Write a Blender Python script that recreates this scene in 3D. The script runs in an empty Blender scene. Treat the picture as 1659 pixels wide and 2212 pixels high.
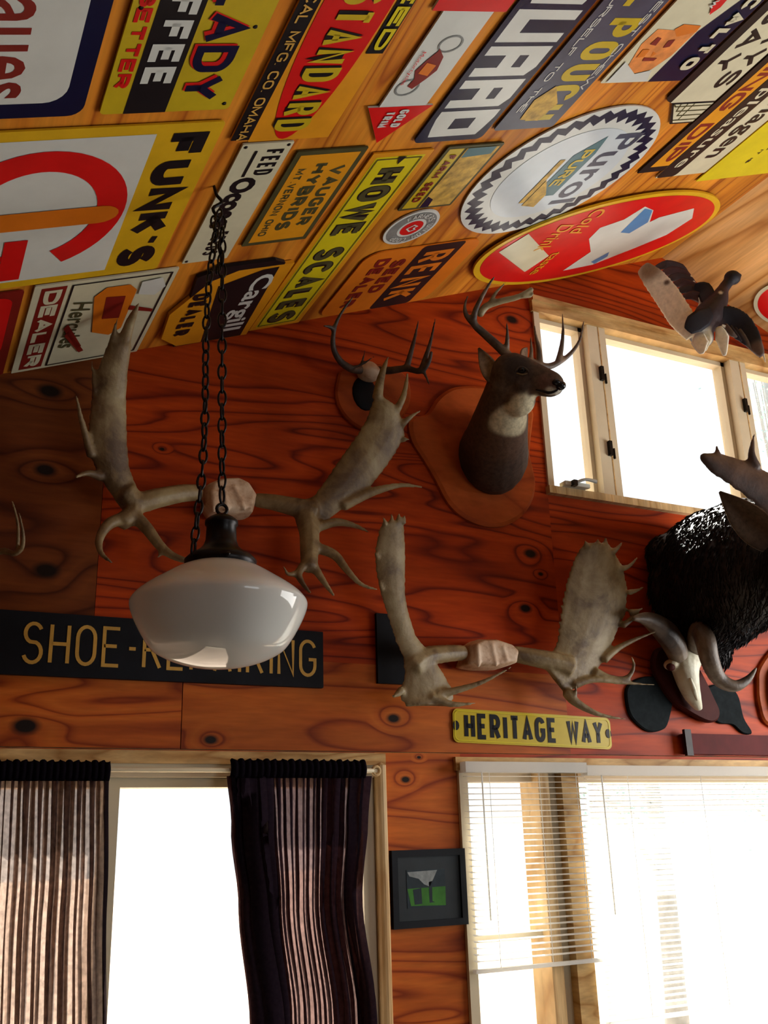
import bpy, bmesh, math, random
from mathutils import Vector, Matrix
random.seed(7)
SC = bpy.context.scene
COL = SC.collection
V = Vector

# ------------------------------------------------------------------ camera
FPX, PW, PH = 2105.0, 1659.0, 2212.0
CAM = V((0.0, -3.2, 1.68))
YAW, PITCH, ROLL = math.radians(26.727), math.radians(18.765), math.radians(-1.758)
FW = V((math.sin(YAW)*math.cos(PITCH), math.cos(YAW)*math.cos(PITCH), math.sin(PITCH)))
_rt = FW.cross(V((0, 0, 1))).normalized()
_up = _rt.cross(FW)
RT = math.cos(ROLL)*_rt + math.sin(ROLL)*_up
UP = -math.sin(ROLL)*_rt + math.cos(ROLL)*_up
cd = bpy.data.cameras.new('camera')
cam = bpy.data.objects.new('camera', cd)
COL.objects.link(cam)
cd.sensor_fit = 'VERTICAL'
cd.sensor_height = 24.0
cd.lens = FPX/PH*24.0
cd.clip_start = 0.05
cd.clip_end = 200
cam.matrix_world = Matrix(((RT.x, UP.x, -FW.x, CAM.x), (RT.y, UP.y, -FW.y, CAM.y), (RT.z, UP.z, -FW.z, CAM.z), (0, 0, 0, 1)))
SC.camera = cam

# ------------------------------------------------------------------ world, sun, daylight in the windows, exposure
wd = bpy.data.worlds.new('sky')
SC.world = wd
wd.use_nodes = True
bg = wd.node_tree.nodes['Background']
bg.inputs['Color'].default_value = (0.93, 0.97, 1.0, 1)
bg.inputs['Strength'].default_value = 3.8

def lamp(name, kind, loc, direction, energy, color, **kw):
    ld = bpy.data.lights.new(name, kind)
    ld.energy = energy
    ld.color = color
    for k, v in kw.items():
        setattr(ld, k, v)
    o = bpy.data.objects.new(name, ld)
    COL.objects.link(o)
    o.location = loc
    o.rotation_euler = V(direction).to_track_quat('-Z', 'Y').to_euler()
    return o

lamp('sun', 'SUN', (6, 8, 10), (-0.20, -0.62, -0.70), 55.0, (1.0, 0.95, 0.86), angle=0.01)
lamp('daylight_side_window', 'AREA', (4.90, -1.75, 2.15), (-1, 0.12, 0.05), 265.0, (1.0, 0.97, 0.93), shape='RECTANGLE', size=2.3, size_y=1.7)
lamp('daylight_rear_window', 'AREA', (3.4, -7.35, 1.5), (-0.1, 1, 0.05), 88.0, (0.92, 0.97, 1.0), shape='RECTANGLE', size=2.4, size_y=1.3)
SC.view_settings.view_transform = 'Standard'
SC.view_settings.look = 'None'
SC.view_settings.exposure = -1.30
SC.view_settings.gamma = 1.0
SC.view_settings.use_curve_mapping = False
SC.cycles.adaptive_threshold = 0.15
SC.cycles.max_bounces = 6
SC.cycles.diffuse_bounces = 2
SC.cycles.glossy_bounces = 2
SC.cycles.transmission_bounces = 4
SC.cycles.transparent_max_bounces = 10

# ------------------------------------------------------------------ geometry of the room
K = 0.41266                      # roof pitch (rise over run)
Z0 = 3.1348                      # roof height at x = 0 on the left slope
RX, RZ = 3.25, 3.1348+0.41266*3.25
AA = math.atan(K)
CU = V((math.cos(AA), 0, math.sin(AA)))      # up the left slope
CN = V((math.sin(AA), 0, -math.cos(AA)))     # into the room
XL, XR, YF = -1.77, 5.00, -7.5
TOPV = RX/math.cos(AA)

def ray(px, py):
    return RT*((px-829.5)/FPX) - UP*((py-1106.0)/FPX) + FW
def at(px, py, y=0.0):
    d = ray(px, py)
    return CAM + d*((y-CAM.y)/d.y)
def ceil_right(px, py):
    n = V((-math.sin(AA), 0, -math.cos(AA)))
    d = ray(px, py)
    return CAM + d*((V((RX, 0, RZ))-CAM).dot(n)/d.dot(n))

# ------------------------------------------------------------------ helpers
def tag(o, label=None, cat=None, group=None, kind=None):
    if label: o['label'] = label
    if cat: o['category'] = cat
    if group: o['group'] = group
    if kind: o['kind'] = kind
    return o
def empty(name, loc=(0, 0, 0), label=None, cat=None, group=None, kind=None):
    o = bpy.data.objects.new(name, None)
    COL.objects.link(o)
    o.location = loc
    o.empty_display_size = 0.05
    return tag(o, label, cat, group, kind)
def mobj(name, verts, faces, mat, parent=None, smooth=False):
    me = bpy.data.meshes.new(name)
    me.from_pydata([tuple(v) for v in verts], [], faces)
    me.validate()
    if smooth:
        me.polygons.foreach_set('use_smooth', [True]*len(me.polygons))
    if mat: me.materials.append(mat)
    return link(name, me, parent)
def link(name, me, parent=None):
    o = bpy.data.objects.new(name, me)
    COL.objects.link(o)
    if parent is not None:
        o.parent = parent
        if parent.matrix_world == Matrix.Identity(4) or True:
            pass
    return o
def relink(o, parent):
    """parent an object built in world coordinates to an empty placed at the thing's base"""
    bpy.context.view_layer.update()
    o.parent = parent
    o.matrix_parent_inverse = parent.matrix_world.inverted()
    return o
class MB:
    def __init__(s): s.v = []; s.f = []
    def add(s, vs, fs):
        b = len(s.v); s.v += [V(p) for p in vs]; s.f += [tuple(i+b for i in f) for f in fs]
        return s
    def box(s, x0, x1, y0, y1, z0, z1):
        return s.add([(x0, y0, z0), (x1, y0, z0), (x1, y1, z0), (x0, y1, z0), (x0, y0, z1), (x1, y0, z1), (x1, y1, z1), (x0, y1, z1)],
                     [(0, 3, 2, 1), (4, 5, 6, 7), (0, 1, 5, 4), (1, 2, 6, 5), (2, 3, 7, 6), (3, 0, 4, 7)])
    def prism(s, pts, d):
        """pts: 3D loop, extruded by vector d"""
        n = len(pts); d = V(d); pts = [V(p) for p in pts]
        fs = [tuple(range(n)), tuple(range(2*n-1, n-1, -1))]
        fs += [(i, i+n, (i+1) % n+n, (i+1) % n) for i in range(n)]
        return s.add(pts+[p+d for p in pts], fs)
    def sweep(s, pts, hw, ht=None, nrm=None, seg=10, cap=True, sub=4):
        P = [V(p) for p in pts]; n = len(P)
        hw = list(hw); ht = list(ht) if ht else list(hw)
        if sub > 1 and n > 2:
            Q, A, B = [], [], []
            for i in range(n-1):
                p0, p1, p2, p3 = P[max(i-1, 0)], P[i], P[i+1], P[min(i+2, n-1)]
                for k in range(sub):
                    t = k/sub
                    Q.append(0.5*((2*p1)+(p2-p0)*t+(2*p0-5*p1+4*p2-p3)*t*t+(3*p1-p0-3*p2+p3)*t**3))
                    A.append(hw[i]*(1-t)+hw[i+1]*t); B.append(ht[i]*(1-t)+ht[i+1]*t)
            Q.append(P[-1]); A.append(hw[-1]); B.append(ht[-1])
            P, hw, ht, n = Q, A, B, len(Q)
        ref = V(nrm) if nrm is not None else None
        vs, prev = [], None
        for i in range(n):
            t = (P[min(i+1, n-1)]-P[max(i-1, 0)])
            t = t.normalized() if t.length > 1e-9 else V((0, 0, 1))
            if ref is not None:
                w = t.cross(ref)
            elif prev is None:
                w = t.cross(V((0, 0, 1)) if abs(t.z) < .9 else V((1, 0, 0)))
            else:
                w = prev-t*prev.dot(t)
            w.normalize(); prev = w
            h = w.cross(t).normalized()
            for k in range(seg):
                a = 2*math.pi*k/seg
                vs.append(P[i]+w*(hw[i]*math.cos(a))+h*(ht[i]*math.sin(a)))
        fs = [(i*seg+k, i*seg+(k+1) % seg, (i+1)*seg+(k+1) % seg, (i+1)*seg+k) for i in range(n-1) for k in range(seg)]
        if cap:
            t0 = (P[0]-P[1]).normalized(); t1 = (P[-1]-P[-2]).normalized()
            b = len(vs); vs += [P[0]+t0*min(hw[0], ht[0])*.6, P[-1]+t1*min(hw[-1], ht[-1])*.6]
            fs += [(b, (k+1) % seg, k) for k in range(seg)]
            e = (n-1)*seg
            fs += [(b+1, e+k, e+(k+1) % seg) for k in range(seg)]
        return s.add(vs, fs)
    def ell(s, c, r, axes=None, seg=14, rings=9):
        c = V(c); r = r if hasattr(r, '__len__') else (r, r, r)
        ax = axes or (V((1, 0, 0)), V((0, 1, 0)), V((0, 0, 1)))
        vs = []
        for i in range(1, rings):
            th = math.pi*i/rings
            for k in range(seg):
                a = 2*math.pi*k/seg
                q = (math.sin(th)*math.cos(a)*r[0], math.sin(th)*math.sin(a)*r[1], math.cos(th)*r[2])
                vs.append(c+ax[0]*q[0]+ax[1]*q[1]+ax[2]*q[2])
        fs = [(i*seg+k, (i+1)*seg+k, (i+1)*seg+(k+1) % seg, i*seg+(k+1) % seg) for i in range(rings-2) for k in range(seg)]
        b = len(vs); vs += [c+ax[2]*r[2], c-ax[2]*r[2]]
        fs += [(b, k, (k+1) % seg) for k in range(seg)]
        e = (rings-2)*seg
        fs += [(b+1, e+(k+1) % seg, e+k) for k in range(seg)]
        return s.add(vs, fs)
    def lathe(s, prof, c, seg=32, axis='Z'):
        c = V(c); vs = []
        for r, z in prof:
            for k in range(seg):
                a = 2*math.pi*k/seg
                vs.append(c+V((r*math.cos(a), r*math.sin(a), z)))
        n = len(prof)
        fs = [(i*seg+k, i*seg+(k+1) % seg, (i+1)*seg+(k+1) % seg, (i+1)*seg+k) for i in range(n-1) for k in range(seg)]
        fs.append(tuple(range(seg-1, -1, -1))); fs.append(tuple(range((n-1)*seg, n*seg)))
        return s.add(vs, fs)
    def torus(s, c, R, r, ax1, ax2, el=1.0, seg=14, ms=6):
        c = V(c); n = ax1.cross(ax2).normalized(); vs = []
        for i in range(seg):
            a = 2*math.pi*i/seg
            rad = (ax1*math.cos(a)+ax2*math.sin(a)*1.0)
            p = c+ax1*(R*math.cos(a))+ax2*(R*el*math.sin(a))
            for k in range(ms):
                b = 2*math.pi*k/ms
                vs.append(p+rad*(r*math.cos(b))+n*(r*math.sin(b)))
        fs = [(i*ms+k, ((i+1) % seg)*ms+k, ((i+1) % seg)*ms+(k+1) % ms, i*ms+(k+1) % ms) for i in range(seg) for k in range(ms)]
        return s.add(vs, fs)
    def build(s, name, mat, parent=None, smooth=False):
        o = mobj(name, s.v, s.f, mat, None, smooth)
        if parent is not None: relink(o, parent)
        return o
    def fuse(s, name, mat, parent=None, voxel=.006, smooth=4, dec=None):
        """one continuous surface out of the overlapping volumes"""
        o = mobj(name, s.v, s.f, mat, None, True)
        bm = bmesh.new(); bm.from_mesh(o.data); bmesh.ops.recalc_face_normals(bm, faces=bm.faces); bm.to_mesh(o.data); bm.free()
        m = o.modifiers.new('r', 'REMESH'); m.mode = 'VOXEL'; m.voxel_size = voxel; m.use_smooth_shade = True
        if smooth:
            m = o.modifiers.new('s', 'SMOOTH'); m.iterations = smooth; m.factor = .5
        if dec:
            m = o.modifiers.new('d', 'DECIMATE'); m.ratio = dec
        dg = bpy.context.evaluated_depsgraph_get()
        me = bpy.data.meshes.new_from_object(o.evaluated_get(dg))
        o.modifiers.clear(); old = o.data; o.data = me; bpy.data.meshes.remove(old); me.name = name
        me.polygons.foreach_set('use_smooth', [True]*len(me.polygons))
        if not me.materials: me.materials.append(mat)
        if parent is not None: relink(o, parent)
        return o

def surf(o, px, py, out=0.0):
    """the point of an object's surface that faces the viewer along a sight line"""
    d = ray(px, py).normalized(); ok, loc, nrm, _ = o.ray_cast(CAM, d)
    return (loc+nrm*out) if ok else None
def colour(o, base, spots):
    """markings of a coat, as a colour attribute: spots = (centre, radius, colour, softness)"""
    me = o.data
    a = me.color_attributes.new('Col', 'FLOAT_COLOR', 'POINT')
    buf = []
    for v in me.vertices:
        c = list(base)
        for p, r, col, soft in spots:
            q = v.co-p
            if hasattr(r, '__len__'):
                d = math.sqrt((q.x/r[0])**2+(q.y/r[1])**2+(q.z/r[2])**2)
            else:
                d = q.length/r
            w = min(1, max(0, (1+soft-d)/(2*soft)))
            w = w*w*(3-2*w)
            c = [c[i]*(1-w)+col[i]*w for i in range(3)]
        buf += c+[1]
    a.data.foreach_set('color', buf)

# ------------------------------------------------------------------ materials
def mat_new(name):
    m = bpy.data.materials.new(name); m.use_nodes = True
    nt = m.node_tree
    return m, nt, nt.nodes['Principled BSDF']
def nd(nt, t, **kw):
    n = nt.nodes.new(t)
    for k, v in kw.items():
        if k.startswith('i_'):
            key = k[2:]
            n.inputs[int(key) if key.isdigit() else key.replace('_', ' ')].default_value = v
        else: setattr(n, k, v)
    return n
def ramp(nt, stops, interp='LINEAR'):
    n = nt.nodes.new('ShaderNodeValToRGB'); cr = n.color_ramp; cr.interpolation = interp
    while len(cr.elements) < len(stops): cr.elements.new(.5)
    for e, (p, c) in zip(cr.elements, stops):
        e.position = p; e.color = tuple(c)+(1,) if len(c) == 3 else c
    return n
def paint(name, col, rough=.35, var=.12, scale=14, metal=0.0, bump=0.0, spec=.28):
    m, nt, b = mat_new(name); L = nt.links
    tc = nd(nt, 'ShaderNodeTexCoord')
    no = nd(nt, 'ShaderNodeTexNoise', i_Scale=scale, i_Detail=5.0, i_Roughness=.6)
    L.new(tc.outputs['Object'], no.inputs['Vector'])
    r = ramp(nt, [(.3, [c*(1-var) for c in col]), (.7, [min(1, c*(1+var*.6)) for c in col])])
    L.new(no.outputs['Fac'], r.inputs['Fac']); L.new(r.outputs['Color'], b.inputs['Base Color'])
    b.inputs['Roughness'].default_value = rough; b.inputs['Metallic'].default_value = metal
    b.inputs['Specular IOR Level'].default_value = spec
    if bump:
        bp = nd(nt, 'ShaderNodeBump', i_Strength=bump, i_Distance=.01)
        L.new(no.outputs['Fac'], bp.inputs['Height']); L.new(bp.outputs['Normal'], b.inputs['Normal'])
    return m
def plywood(name, light, mid, dark, stretch, knots=(), rough=.38, freq=26.0, auto=0.55, vscale=1.0, contrast=1.0, KS=.085, spec=.12):
    """rotary-cut plywood: contour grain lines of a stretched noise field, with knots"""
    m, nt, b = mat_new(name); L = nt.links
    ge = nd(nt, 'ShaderNodeNewGeometry'); tc = nd(nt, 'ShaderNodeTexCoord')
    mp = nd(nt, 'ShaderNodeMapping'); mp.inputs['Scale'].default_value = stretch
    L.new(tc.outputs['Object'], mp.inputs['Vector'])
    n1 = nd(nt, 'ShaderNodeTexNoise', i_Scale=1.0, i_Detail=2.0, i_Roughness=.45, i_Distortion=.35)
    L.new(mp.outputs[0], n1.inputs['Vector'])
    field = n1.outputs['Fac']
    vo = nd(nt, 'ShaderNodeTexVoronoi', i_Scale=auto, i_Randomness=1.0)
    L.new(mp.outputs[0], vo.inputs['Vector'])
    vk = nd(nt, 'ShaderNodeMapRange', i_1=0.0, i_2=.16, i_3=1.0, i_4=0.0); vk.interpolation_type = 'SMOOTHSTEP'
    L.new(vo.outputs['Distance'], vk.inputs[0])
    core = None; z_ = nd(nt, 'ShaderNodeValue'); z_.outputs[0].default_value = 0.0; kn = z_.outputs[0] if knots else vk.outputs[0]
    for (x, z, r) in knots:
        d = nd(nt, 'ShaderNodeVectorMath', operation='SUBTRACT'); d.inputs[1].default_value = (x, 0, z)
        L.new(ge.outputs['Position'], d.inputs[0])
        sc = nd(nt, 'ShaderNodeVectorMath', operation='MULTIPLY'); sc.inputs[1].default_value = (.62, 0, 1)
        L.new(d.outputs[0], sc.inputs[0])
        le = nd(nt, 'ShaderNodeVectorMath', operation='LENGTH'); L.new(sc.outputs[0], le.inputs[0])
        g = nd(nt, 'ShaderNodeMapRange', i_1=0.0, i_2=r*3.6, i_3=1.0, i_4=0.0); g.interpolation_type = 'SMOOTHSTEP'
        L.new(le.outputs['Value'], g.inputs[0])
        mx = nd(nt, 'ShaderNodeMath', operation='MAXIMUM'); L.new(kn, mx.inputs[0]); L.new(g.outputs[0], mx.inputs[1]); kn = mx.outputs[0]
        c = nd(nt, 'ShaderNodeMapRange', i_1=r*.55, i_2=r*1.1, i_3=1.0, i_4=0.0); L.new(le.outputs['Value'], c.inputs[0])
        if core is None: core = c.outputs[0]
        else:
            mx = nd(nt, 'ShaderNodeMath', operation='MAXIMUM'); L.new(core, mx.inputs[0]); L.new(c.outputs[0], mx.inputs[1]); core = mx.outputs[0]
    fa = nd(nt, 'ShaderNodeMath', operation='MULTIPLY_ADD', i_1=KS); L.new(kn, fa.inputs[0]); L.new(field, fa.inputs[2])
    mu = nd(nt, 'ShaderNodeMath', operation='MULTIPLY', i_1=freq); L.new(fa.outputs[0], mu.inputs[0])
    fr = nd(nt, 'ShaderNodeMath', operation='FRACT'); L.new(mu.outputs[0], fr.inputs[0])
    rp = ramp(nt, [(0.0, dark), (.10, mid), (.45, light), (.80, mid), (1.0, dark)])
    L.new(fr.outputs[0], rp.inputs['Fac'])
    # broad colour drift and fine fibres
    n2 = nd(nt, 'ShaderNodeTexNoise', i_Scale=1.7, i_Detail=1.5); L.new(mp.outputs[0], n2.inputs['Vector'])
    d2 = nd(nt, 'ShaderNodeMapRange', i_1=.3, i_2=.7, i_3=.72, i_4=1.18); L.new(n2.outputs['Fac'], d2.inputs[0])
    mp2 = nd(nt, 'ShaderNodeMapping'); mp2.inputs['Scale'].default_value = [s*14 for s in stretch]; L.new(tc.outputs['Object'], mp2.inputs['Vector'])
    n3 = nd(nt, 'ShaderNodeTexNoise', i_Scale=1.5, i_Detail=2.0); L.new(mp2.outputs[0], n3.inputs['Vector'])
    d3 = nd(nt, 'ShaderNodeMapRange', i_1=.3, i_2=.7, i_3=.86, i_4=1.1); L.new(n3.outputs['Fac'], d3.inputs[0])
    mm = nd(nt, 'ShaderNodeMath', operation='MULTIPLY'); L.new(d2.outputs[0], mm.inputs[0]); L.new(d3.outputs[0], mm.inputs[1])
    mid_c = nd(nt, 'ShaderNodeMix', data_type='RGBA', blend_type='MIX'); mid_c.inputs['Factor'].default_value = contrast
    mid_c.inputs['A'].default_value = tuple(mid)+(1,); L.new(rp.outputs['Color'], mid_c.inputs['B'])
    vm = nd(nt, 'ShaderNodeVectorMath', operation='SCALE'); L.new(mid_c.outputs['Result'], vm.inputs[0]); L.new(mm.outputs[0], vm.inputs['Scale'])
    out = vm.outputs[0]
    if core is not None:
        mix = nd(nt, 'ShaderNodeMix', data_type='RGBA'); L.new(core, mix.inputs['Factor'])
        L.new(out, mix.inputs['A']); mix.inputs['B'].default_value = (.012, .006, .004, 1); out = mix.outputs['Result']
    L.new(out, b.inputs['Base Color'])
    b.inputs['Roughness'].default_value = rough; b.inputs['Specular IOR Level'].default_value = spec
    bp = nd(nt, 'ShaderNodeBump', i_Strength=.12, i_Distance=.004); L.new(n3.outputs['Fac'], bp.inputs['Height']); L.new(bp.outputs['Normal'], b.inputs['Normal'])
    return m
def coat(name, rough=.75, var=.35, scale=60, sheen=0.0):
    m, nt, b = mat_new(name); L = nt.links
    at_ = nd(nt, 'ShaderNodeVertexColor', layer_name='Col'); tc = nd(nt, 'ShaderNodeTexCoord')
    no = nd(nt, 'ShaderNodeTexNoise', i_Scale=scale, i_Detail=6.0, i_Roughness=.65); L.new(tc.outputs['Object'], no.inputs['Vector'])
    mr = nd(nt, 'ShaderNodeMapRange', i_1=.3, i_2=.7, i_3=1-var, i_4=1+var); L.new(no.outputs['Fac'], mr.inputs[0])
    vm = nd(nt, 'ShaderNodeVectorMath', operation='SCALE'); L.new(at_.outputs['Color'], vm.inputs[0]); L.new(mr.outputs[0], vm.inputs['Scale'])
    L.new(vm.outputs[0], b.inputs['Base Color']); b.inputs['Roughness'].default_value = rough
    b.inputs['Specular IOR Level'].default_value = .25
    if sheen: b.inputs['Sheen Weight'].default_value = sheen
    bp = nd(nt, 'ShaderNodeBump', i_Strength=.35, i_Distance=.004); L.new(no.outputs['Fac'], bp.inputs['Height']); L.new(bp.outputs['Normal'], b.inputs['Normal'])
    return m
def bone(name, a, b_, c, scale=9.0, rough=.55):
    m, nt, b = mat_new(name); L = nt.links
    tc = nd(nt, 'ShaderNodeTexCoord')
    no = nd(nt, 'ShaderNodeTexNoise', i_Scale=scale, i_Detail=7.0, i_Roughness=.62, i_Distortion=.4); L.new(tc.outputs['Object'], no.inputs['Vector'])
    r = ramp(nt, [(.36, c), (.49, b_), (.62, a)]); L.new(no.outputs['Fac'], r.inputs['Fac']); L.new(r.outputs['Color'], b.inputs['Base Color'])
    b.inputs['Roughness'].default_value = rough
    n2 = nd(nt, 'ShaderNodeTexNoise', i_Scale=90.0, i_Detail=4.0); L.new(tc.outputs['Object'], n2.inputs['Vector'])
    bp = nd(nt, 'ShaderNodeBump', i_Strength=.4, i_Distance=.003); L.new(n2.outputs['Fac'], bp.inputs['Height']); L.new(bp.outputs['Normal'], b.inputs['Normal'])
    return m

def kx(px, py, r):
    p = at(px, py, 0); return (p.x, p.z, r)
KNOTS = [kx(1146, 1196, .024), kx(1168, 1240, .009), kx(1135, 1314, .022), kx(1105, 690, .024), kx(350, 970, .008)]
KNOTS_B = [kx(98, 1015, .026), kx(108, 845, .03), kx(100, 1232, .03)]
KNOTS_P = [kx(55, 1568, .03), kx(850, 1552, .02), kx(455, 1598, .018), kx(876, 1684, .014), kx(905, 1636, .007)]
M = {}
M['wall'] = plywood('red stained plywood', (.45, .052, .005), (.37, .039, .004), (.14, .011, .003), (.42, 1, 3.4), KNOTS, freq=17.0, rough=.42)
M['ceil'] = plywood('honey varnished plywood', (.66, .25, .026), (.58, .19, .018), (.33, .08, .010), (3.4, .22, 3.4), (), freq=12.0, rough=.36, KS=.0)
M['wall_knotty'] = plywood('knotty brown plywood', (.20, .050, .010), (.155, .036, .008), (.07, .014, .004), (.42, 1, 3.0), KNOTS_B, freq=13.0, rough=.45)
M['ceil_pale'] = plywood('pale varnished plywood', (.74, .42, .17), (.66, .34, .11), (.42, .17, .04), (3.4, .22, 3.4), (), freq=9.0, rough=.36, KS=.0)
M['wall_pale'] = plywood('paler orange plywood', (.52, .125, .016), (.45, .095, .012), (.22, .032, .005), (.42, 1, 3.4), KNOTS_P, freq=14.0, rough=.42)
M['panelling'] = plywood('dark wall panelling', (.09, .035, .015), (.07, .028, .012), (.04, .015, .008), (3, 3, .4), (), freq=10.0, rough=.5)
M['shield'] = plywood('plaque wood', (.42, .085, .016), (.37, .068, .013), (.27, .045, .010), (.8, 1, 2.0), (), freq=8.0, rough=.4)
M['floor'] = plywood('floor boards', (.12, .10, .08), (.10, .085, .065), (.07, .055, .04), (3, .4, 1), (), freq=12)
M['trim'] = plywood('pale pine trim', (.62, .40, .17), (.54, .32, .12), (.38, .19, .06), (1.2, 1, 5.0), (), freq=9.0, rough=.4)
M['trim_v'] = plywood('pale pine casing', (.66, .46, .24), (.60, .40, .19), (.46, .27, .11), (7, 1, .6), (), freq=7.0, rough=.4)
M['sash'] = paint('cream window sash', (.62, .52, .36), .45, .08, 6)
M['door_frame'] = paint('cream vinyl door frame', (.66, .56, .38), .4, .06, 5)
M['white'] = paint('white enamel', (.60, .62, .58), .22, .07, 7)
M['cream'] = paint('aged cream enamel', (.60, .57, .40), .3, .10, 9)
M['yellow'] = paint('yellow enamel', (.66, .39, .012), .3, .12, 8)
M['lemon'] = paint('lemon enamel', (.64, .53, .010), .3, .10, 8)
M['olive_yellow'] = paint('mustard enamel', (.52, .38, .012), .3, .12, 8)
M['orange'] = paint('orange enamel', (.66, .17, .008), .35, .12, 8)
M['amber'] = paint('amber enamel', (.68, .28, .010), .35, .12, 8)
M['red'] = paint('red enamel', (.62, .008, .008), .28, .12, 8)
M['dark_red'] = paint('maroon enamel', (.20, .012, .008), .35, .15, 8)
M['black'] = paint('black enamel', (.010, .009, .011), .3, .2, 9, spec=.15)
M['navy'] = paint('navy enamel', (.006, .008, .035), .25, .2, 7, spec=.15)
M['slate'] = paint('weathered slate blue enamel', (.05, .06, .10), .3, .35, 5)
M['teal'] = paint('teal enamel', (.04, .14, .17), .3, .15, 6)
M['grey'] = paint('grey enamel', (.20, .21, .20), .35, .25, 12)
M['silver'] = paint('pale blue grey enamel', (.56, .62, .66), .16, .10, 4)
M['olive'] = paint('dark olive enamel', (.07, .065, .025), .4, .3, 12, spec=.15)
M['blue'] = paint('blue enamel', (.08, .22, .45), .3, .1, 8)
M['gold'] = paint('gold lettering', (.58, .33, .06), .45, .25, 10)
M['skin'] = paint('orange portrait tint', (.72, .24, .05), .4, .35, 22)
M['wheat'] = paint('wheat print', (.55, .34, .06), .4, .55, 26)
M['board'] = paint('black painted board', (.006, .007, .011), .6, .35, 10, bump=.1, spec=.15)
M['iron'] = paint('black iron', (.014, .012, .012), .35, .3, 30, metal=.6)
M['opal'] = paint('opal glass', (.80, .82, .78), .06, .02, 3)
M['antler'] = bone('old bone antler', (.31, .235, .115), (.20, .13, .055), (.09, .048, .020), 7.0)
M['antler_pale'] = bone('bleached antler', (.34, .265, .145), (.24, .17, .08), (.115, .068, .030), 8.0)
M['antler_dark'] = bone('dark stained antler', (.10, .06, .04), (.05, .03, .022), (.022, .013, .010), 14.0)
M['antler_deer'] = bone('brown antler', (.22, .14, .085), (.09, .055, .035), (.035, .02, .014), 10.0)
M['tip'] = bone('ivory tine tips', (.62, .55, .42), (.5, .42, .3), (.4, .3, .2), 20)
M['skullplate'] = bone('fleshy tan skull plate', (.66, .50, .36), (.56, .38, .25), (.34, .19, .10), 16)
M['skull'] = bone('bleached skull', (.78, .75, .60), (.70, .66, .50), (.5, .44, .3), 10, .5)
M['horn'] = bone('polished horn', (.20, .15, .105), (.11, .075, .05), (.04, .027, .022), 6, .5)
M['coat'] = coat('animal coat')
M['feather'] = coat('bird plumage', .6, .18, 40)
M['fur'] = paint('black moose hair', (.016, .012, .013), .5, .3, 60, spec=.35)
_b = M['fur'].node_tree.nodes['Principled BSDF']; _b.inputs['Roughness'].default_value = .55
M['nose'] = paint('wet black nose', (.008, .008, .010), .18)
M['eye'] = paint('glass eye', (.006, .004, .003), .05)
M['plaque'] = paint('dark mahogany plaque', (.060, .014, .012), .5, .25, 9, spec=.05)
M['lobes'] = paint('dark green lobes', (.014, .018, .020), .8, .3, 40, spec=.05)
M['maroon_board'] = paint('maroon painted board', (.10, .012, .012), .45, .25, 9, spec=.05)
M['grass'] = paint('grass', (.05, .20, .02), .7, .3, 20)
M['photo_dark'] = paint('photo shadow', (.012, .02, .03), .4, .5, 30)
M['ground'] = paint('sunlit gravel outside', (.50, .38, .30), .9, .2, 2)
M['bark'] = paint('grey bark', (.50, .52, .50), .9, .2, 9)
def glass(fac=.05):
    m = bpy.data.materials.new('window glass'); m.use_nodes = True; nt = m.node_tree
    nt.nodes.remove(nt.nodes['Principled BSDF']); out = nt.nodes['Material Output']
    t = nd(nt, 'ShaderNodeBsdfTransparent'); t.inputs[0].default_value = (.96, .98, .98, 1)
    g = nd(nt, 'ShaderNodeBsdfGlossy'); g.inputs['Roughness'].default_value = .02
    mx = nd(nt, 'ShaderNodeMixShader'); mx.inputs[0].default_value = fac
    nt.links.new(t.outputs[0], mx.inputs[1]); nt.links.new(g.outputs[0], mx.inputs[2]); nt.links.new(mx.outputs[0], out.inputs[0])
    return m
M['glass'] = glass()
M['picture_glass'] = glass(.012)
def sheer(name, base, through, holes, tr=.5, var=.45):
    m = bpy.data.materials.new(name); m.use_nodes = True; nt = m.node_tree; L = nt.links
    nt.nodes.remove(nt.nodes['Principled BSDF']); out = nt.nodes['Material Output']
    tc = nd(nt, 'ShaderNodeTexCoord')
    no = nd(nt, 'ShaderNodeTexNoise', i_Scale=70.0, i_Detail=4.0); L.new(tc.outputs['Object'], no.inputs['Vector'])
    r = ramp(nt, [(.3, [c*(1-var) for c in through]), (.7, through)]); L.new(no.outputs['Fac'], r.inputs['Fac'])
    d = nd(nt, 'ShaderNodeBsdfDiffuse'); d.inputs[0].default_value = tuple(base)+(1,)
    tl = nd(nt, 'ShaderNodeBsdfTranslucent'); L.new(r.outputs['Color'], tl.inputs[0])
    tp = nd(nt, 'ShaderNodeBsdfTransparent'); L.new(r.outputs['Color'], tp.inputs[0])
    a = nd(nt, 'ShaderNodeMixShader'); a.inputs[0].default_value = tr; L.new(d.outputs[0], a.inputs[1]); L.new(tl.outputs[0], a.inputs[2])
    b = nd(nt, 'ShaderNodeMixShader'); b.inputs[0].default_value = holes; L.new(a.outputs[0], b.inputs[1]); L.new(tp.outputs[0], b.inputs[2])
    L.new(b.outputs[0], out.inputs[0])
    return m
M['curtain'] = sheer('dark brown open weave curtain', (.030, .018, .022), (.60, .47, .40), .42, .32)
M['curtain2'] = sheer('dark plum open weave curtain', (.016, .010, .016), (.46, .30, .28), .24, .16)
M['curtain_dark'] = sheer('dark curtain heading', (.012, .009, .014), (.03, .02, .02), .02)
M['slat'] = sheer('white slat', (.85, .84, .80), (.9, .9, .87), .0, .5, .02)
def leaf():
    m, nt, b = mat_new('leaves bleached by glare')
    b.inputs['Base Color'].default_value = (.50, .66, .62, 1); b.inputs['Roughness'].default_value = .6  # glare of the overexposed outdoors put into the leaf colour
    b.inputs['Transmission Weight'].default_value = 0.0
    return m
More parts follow.
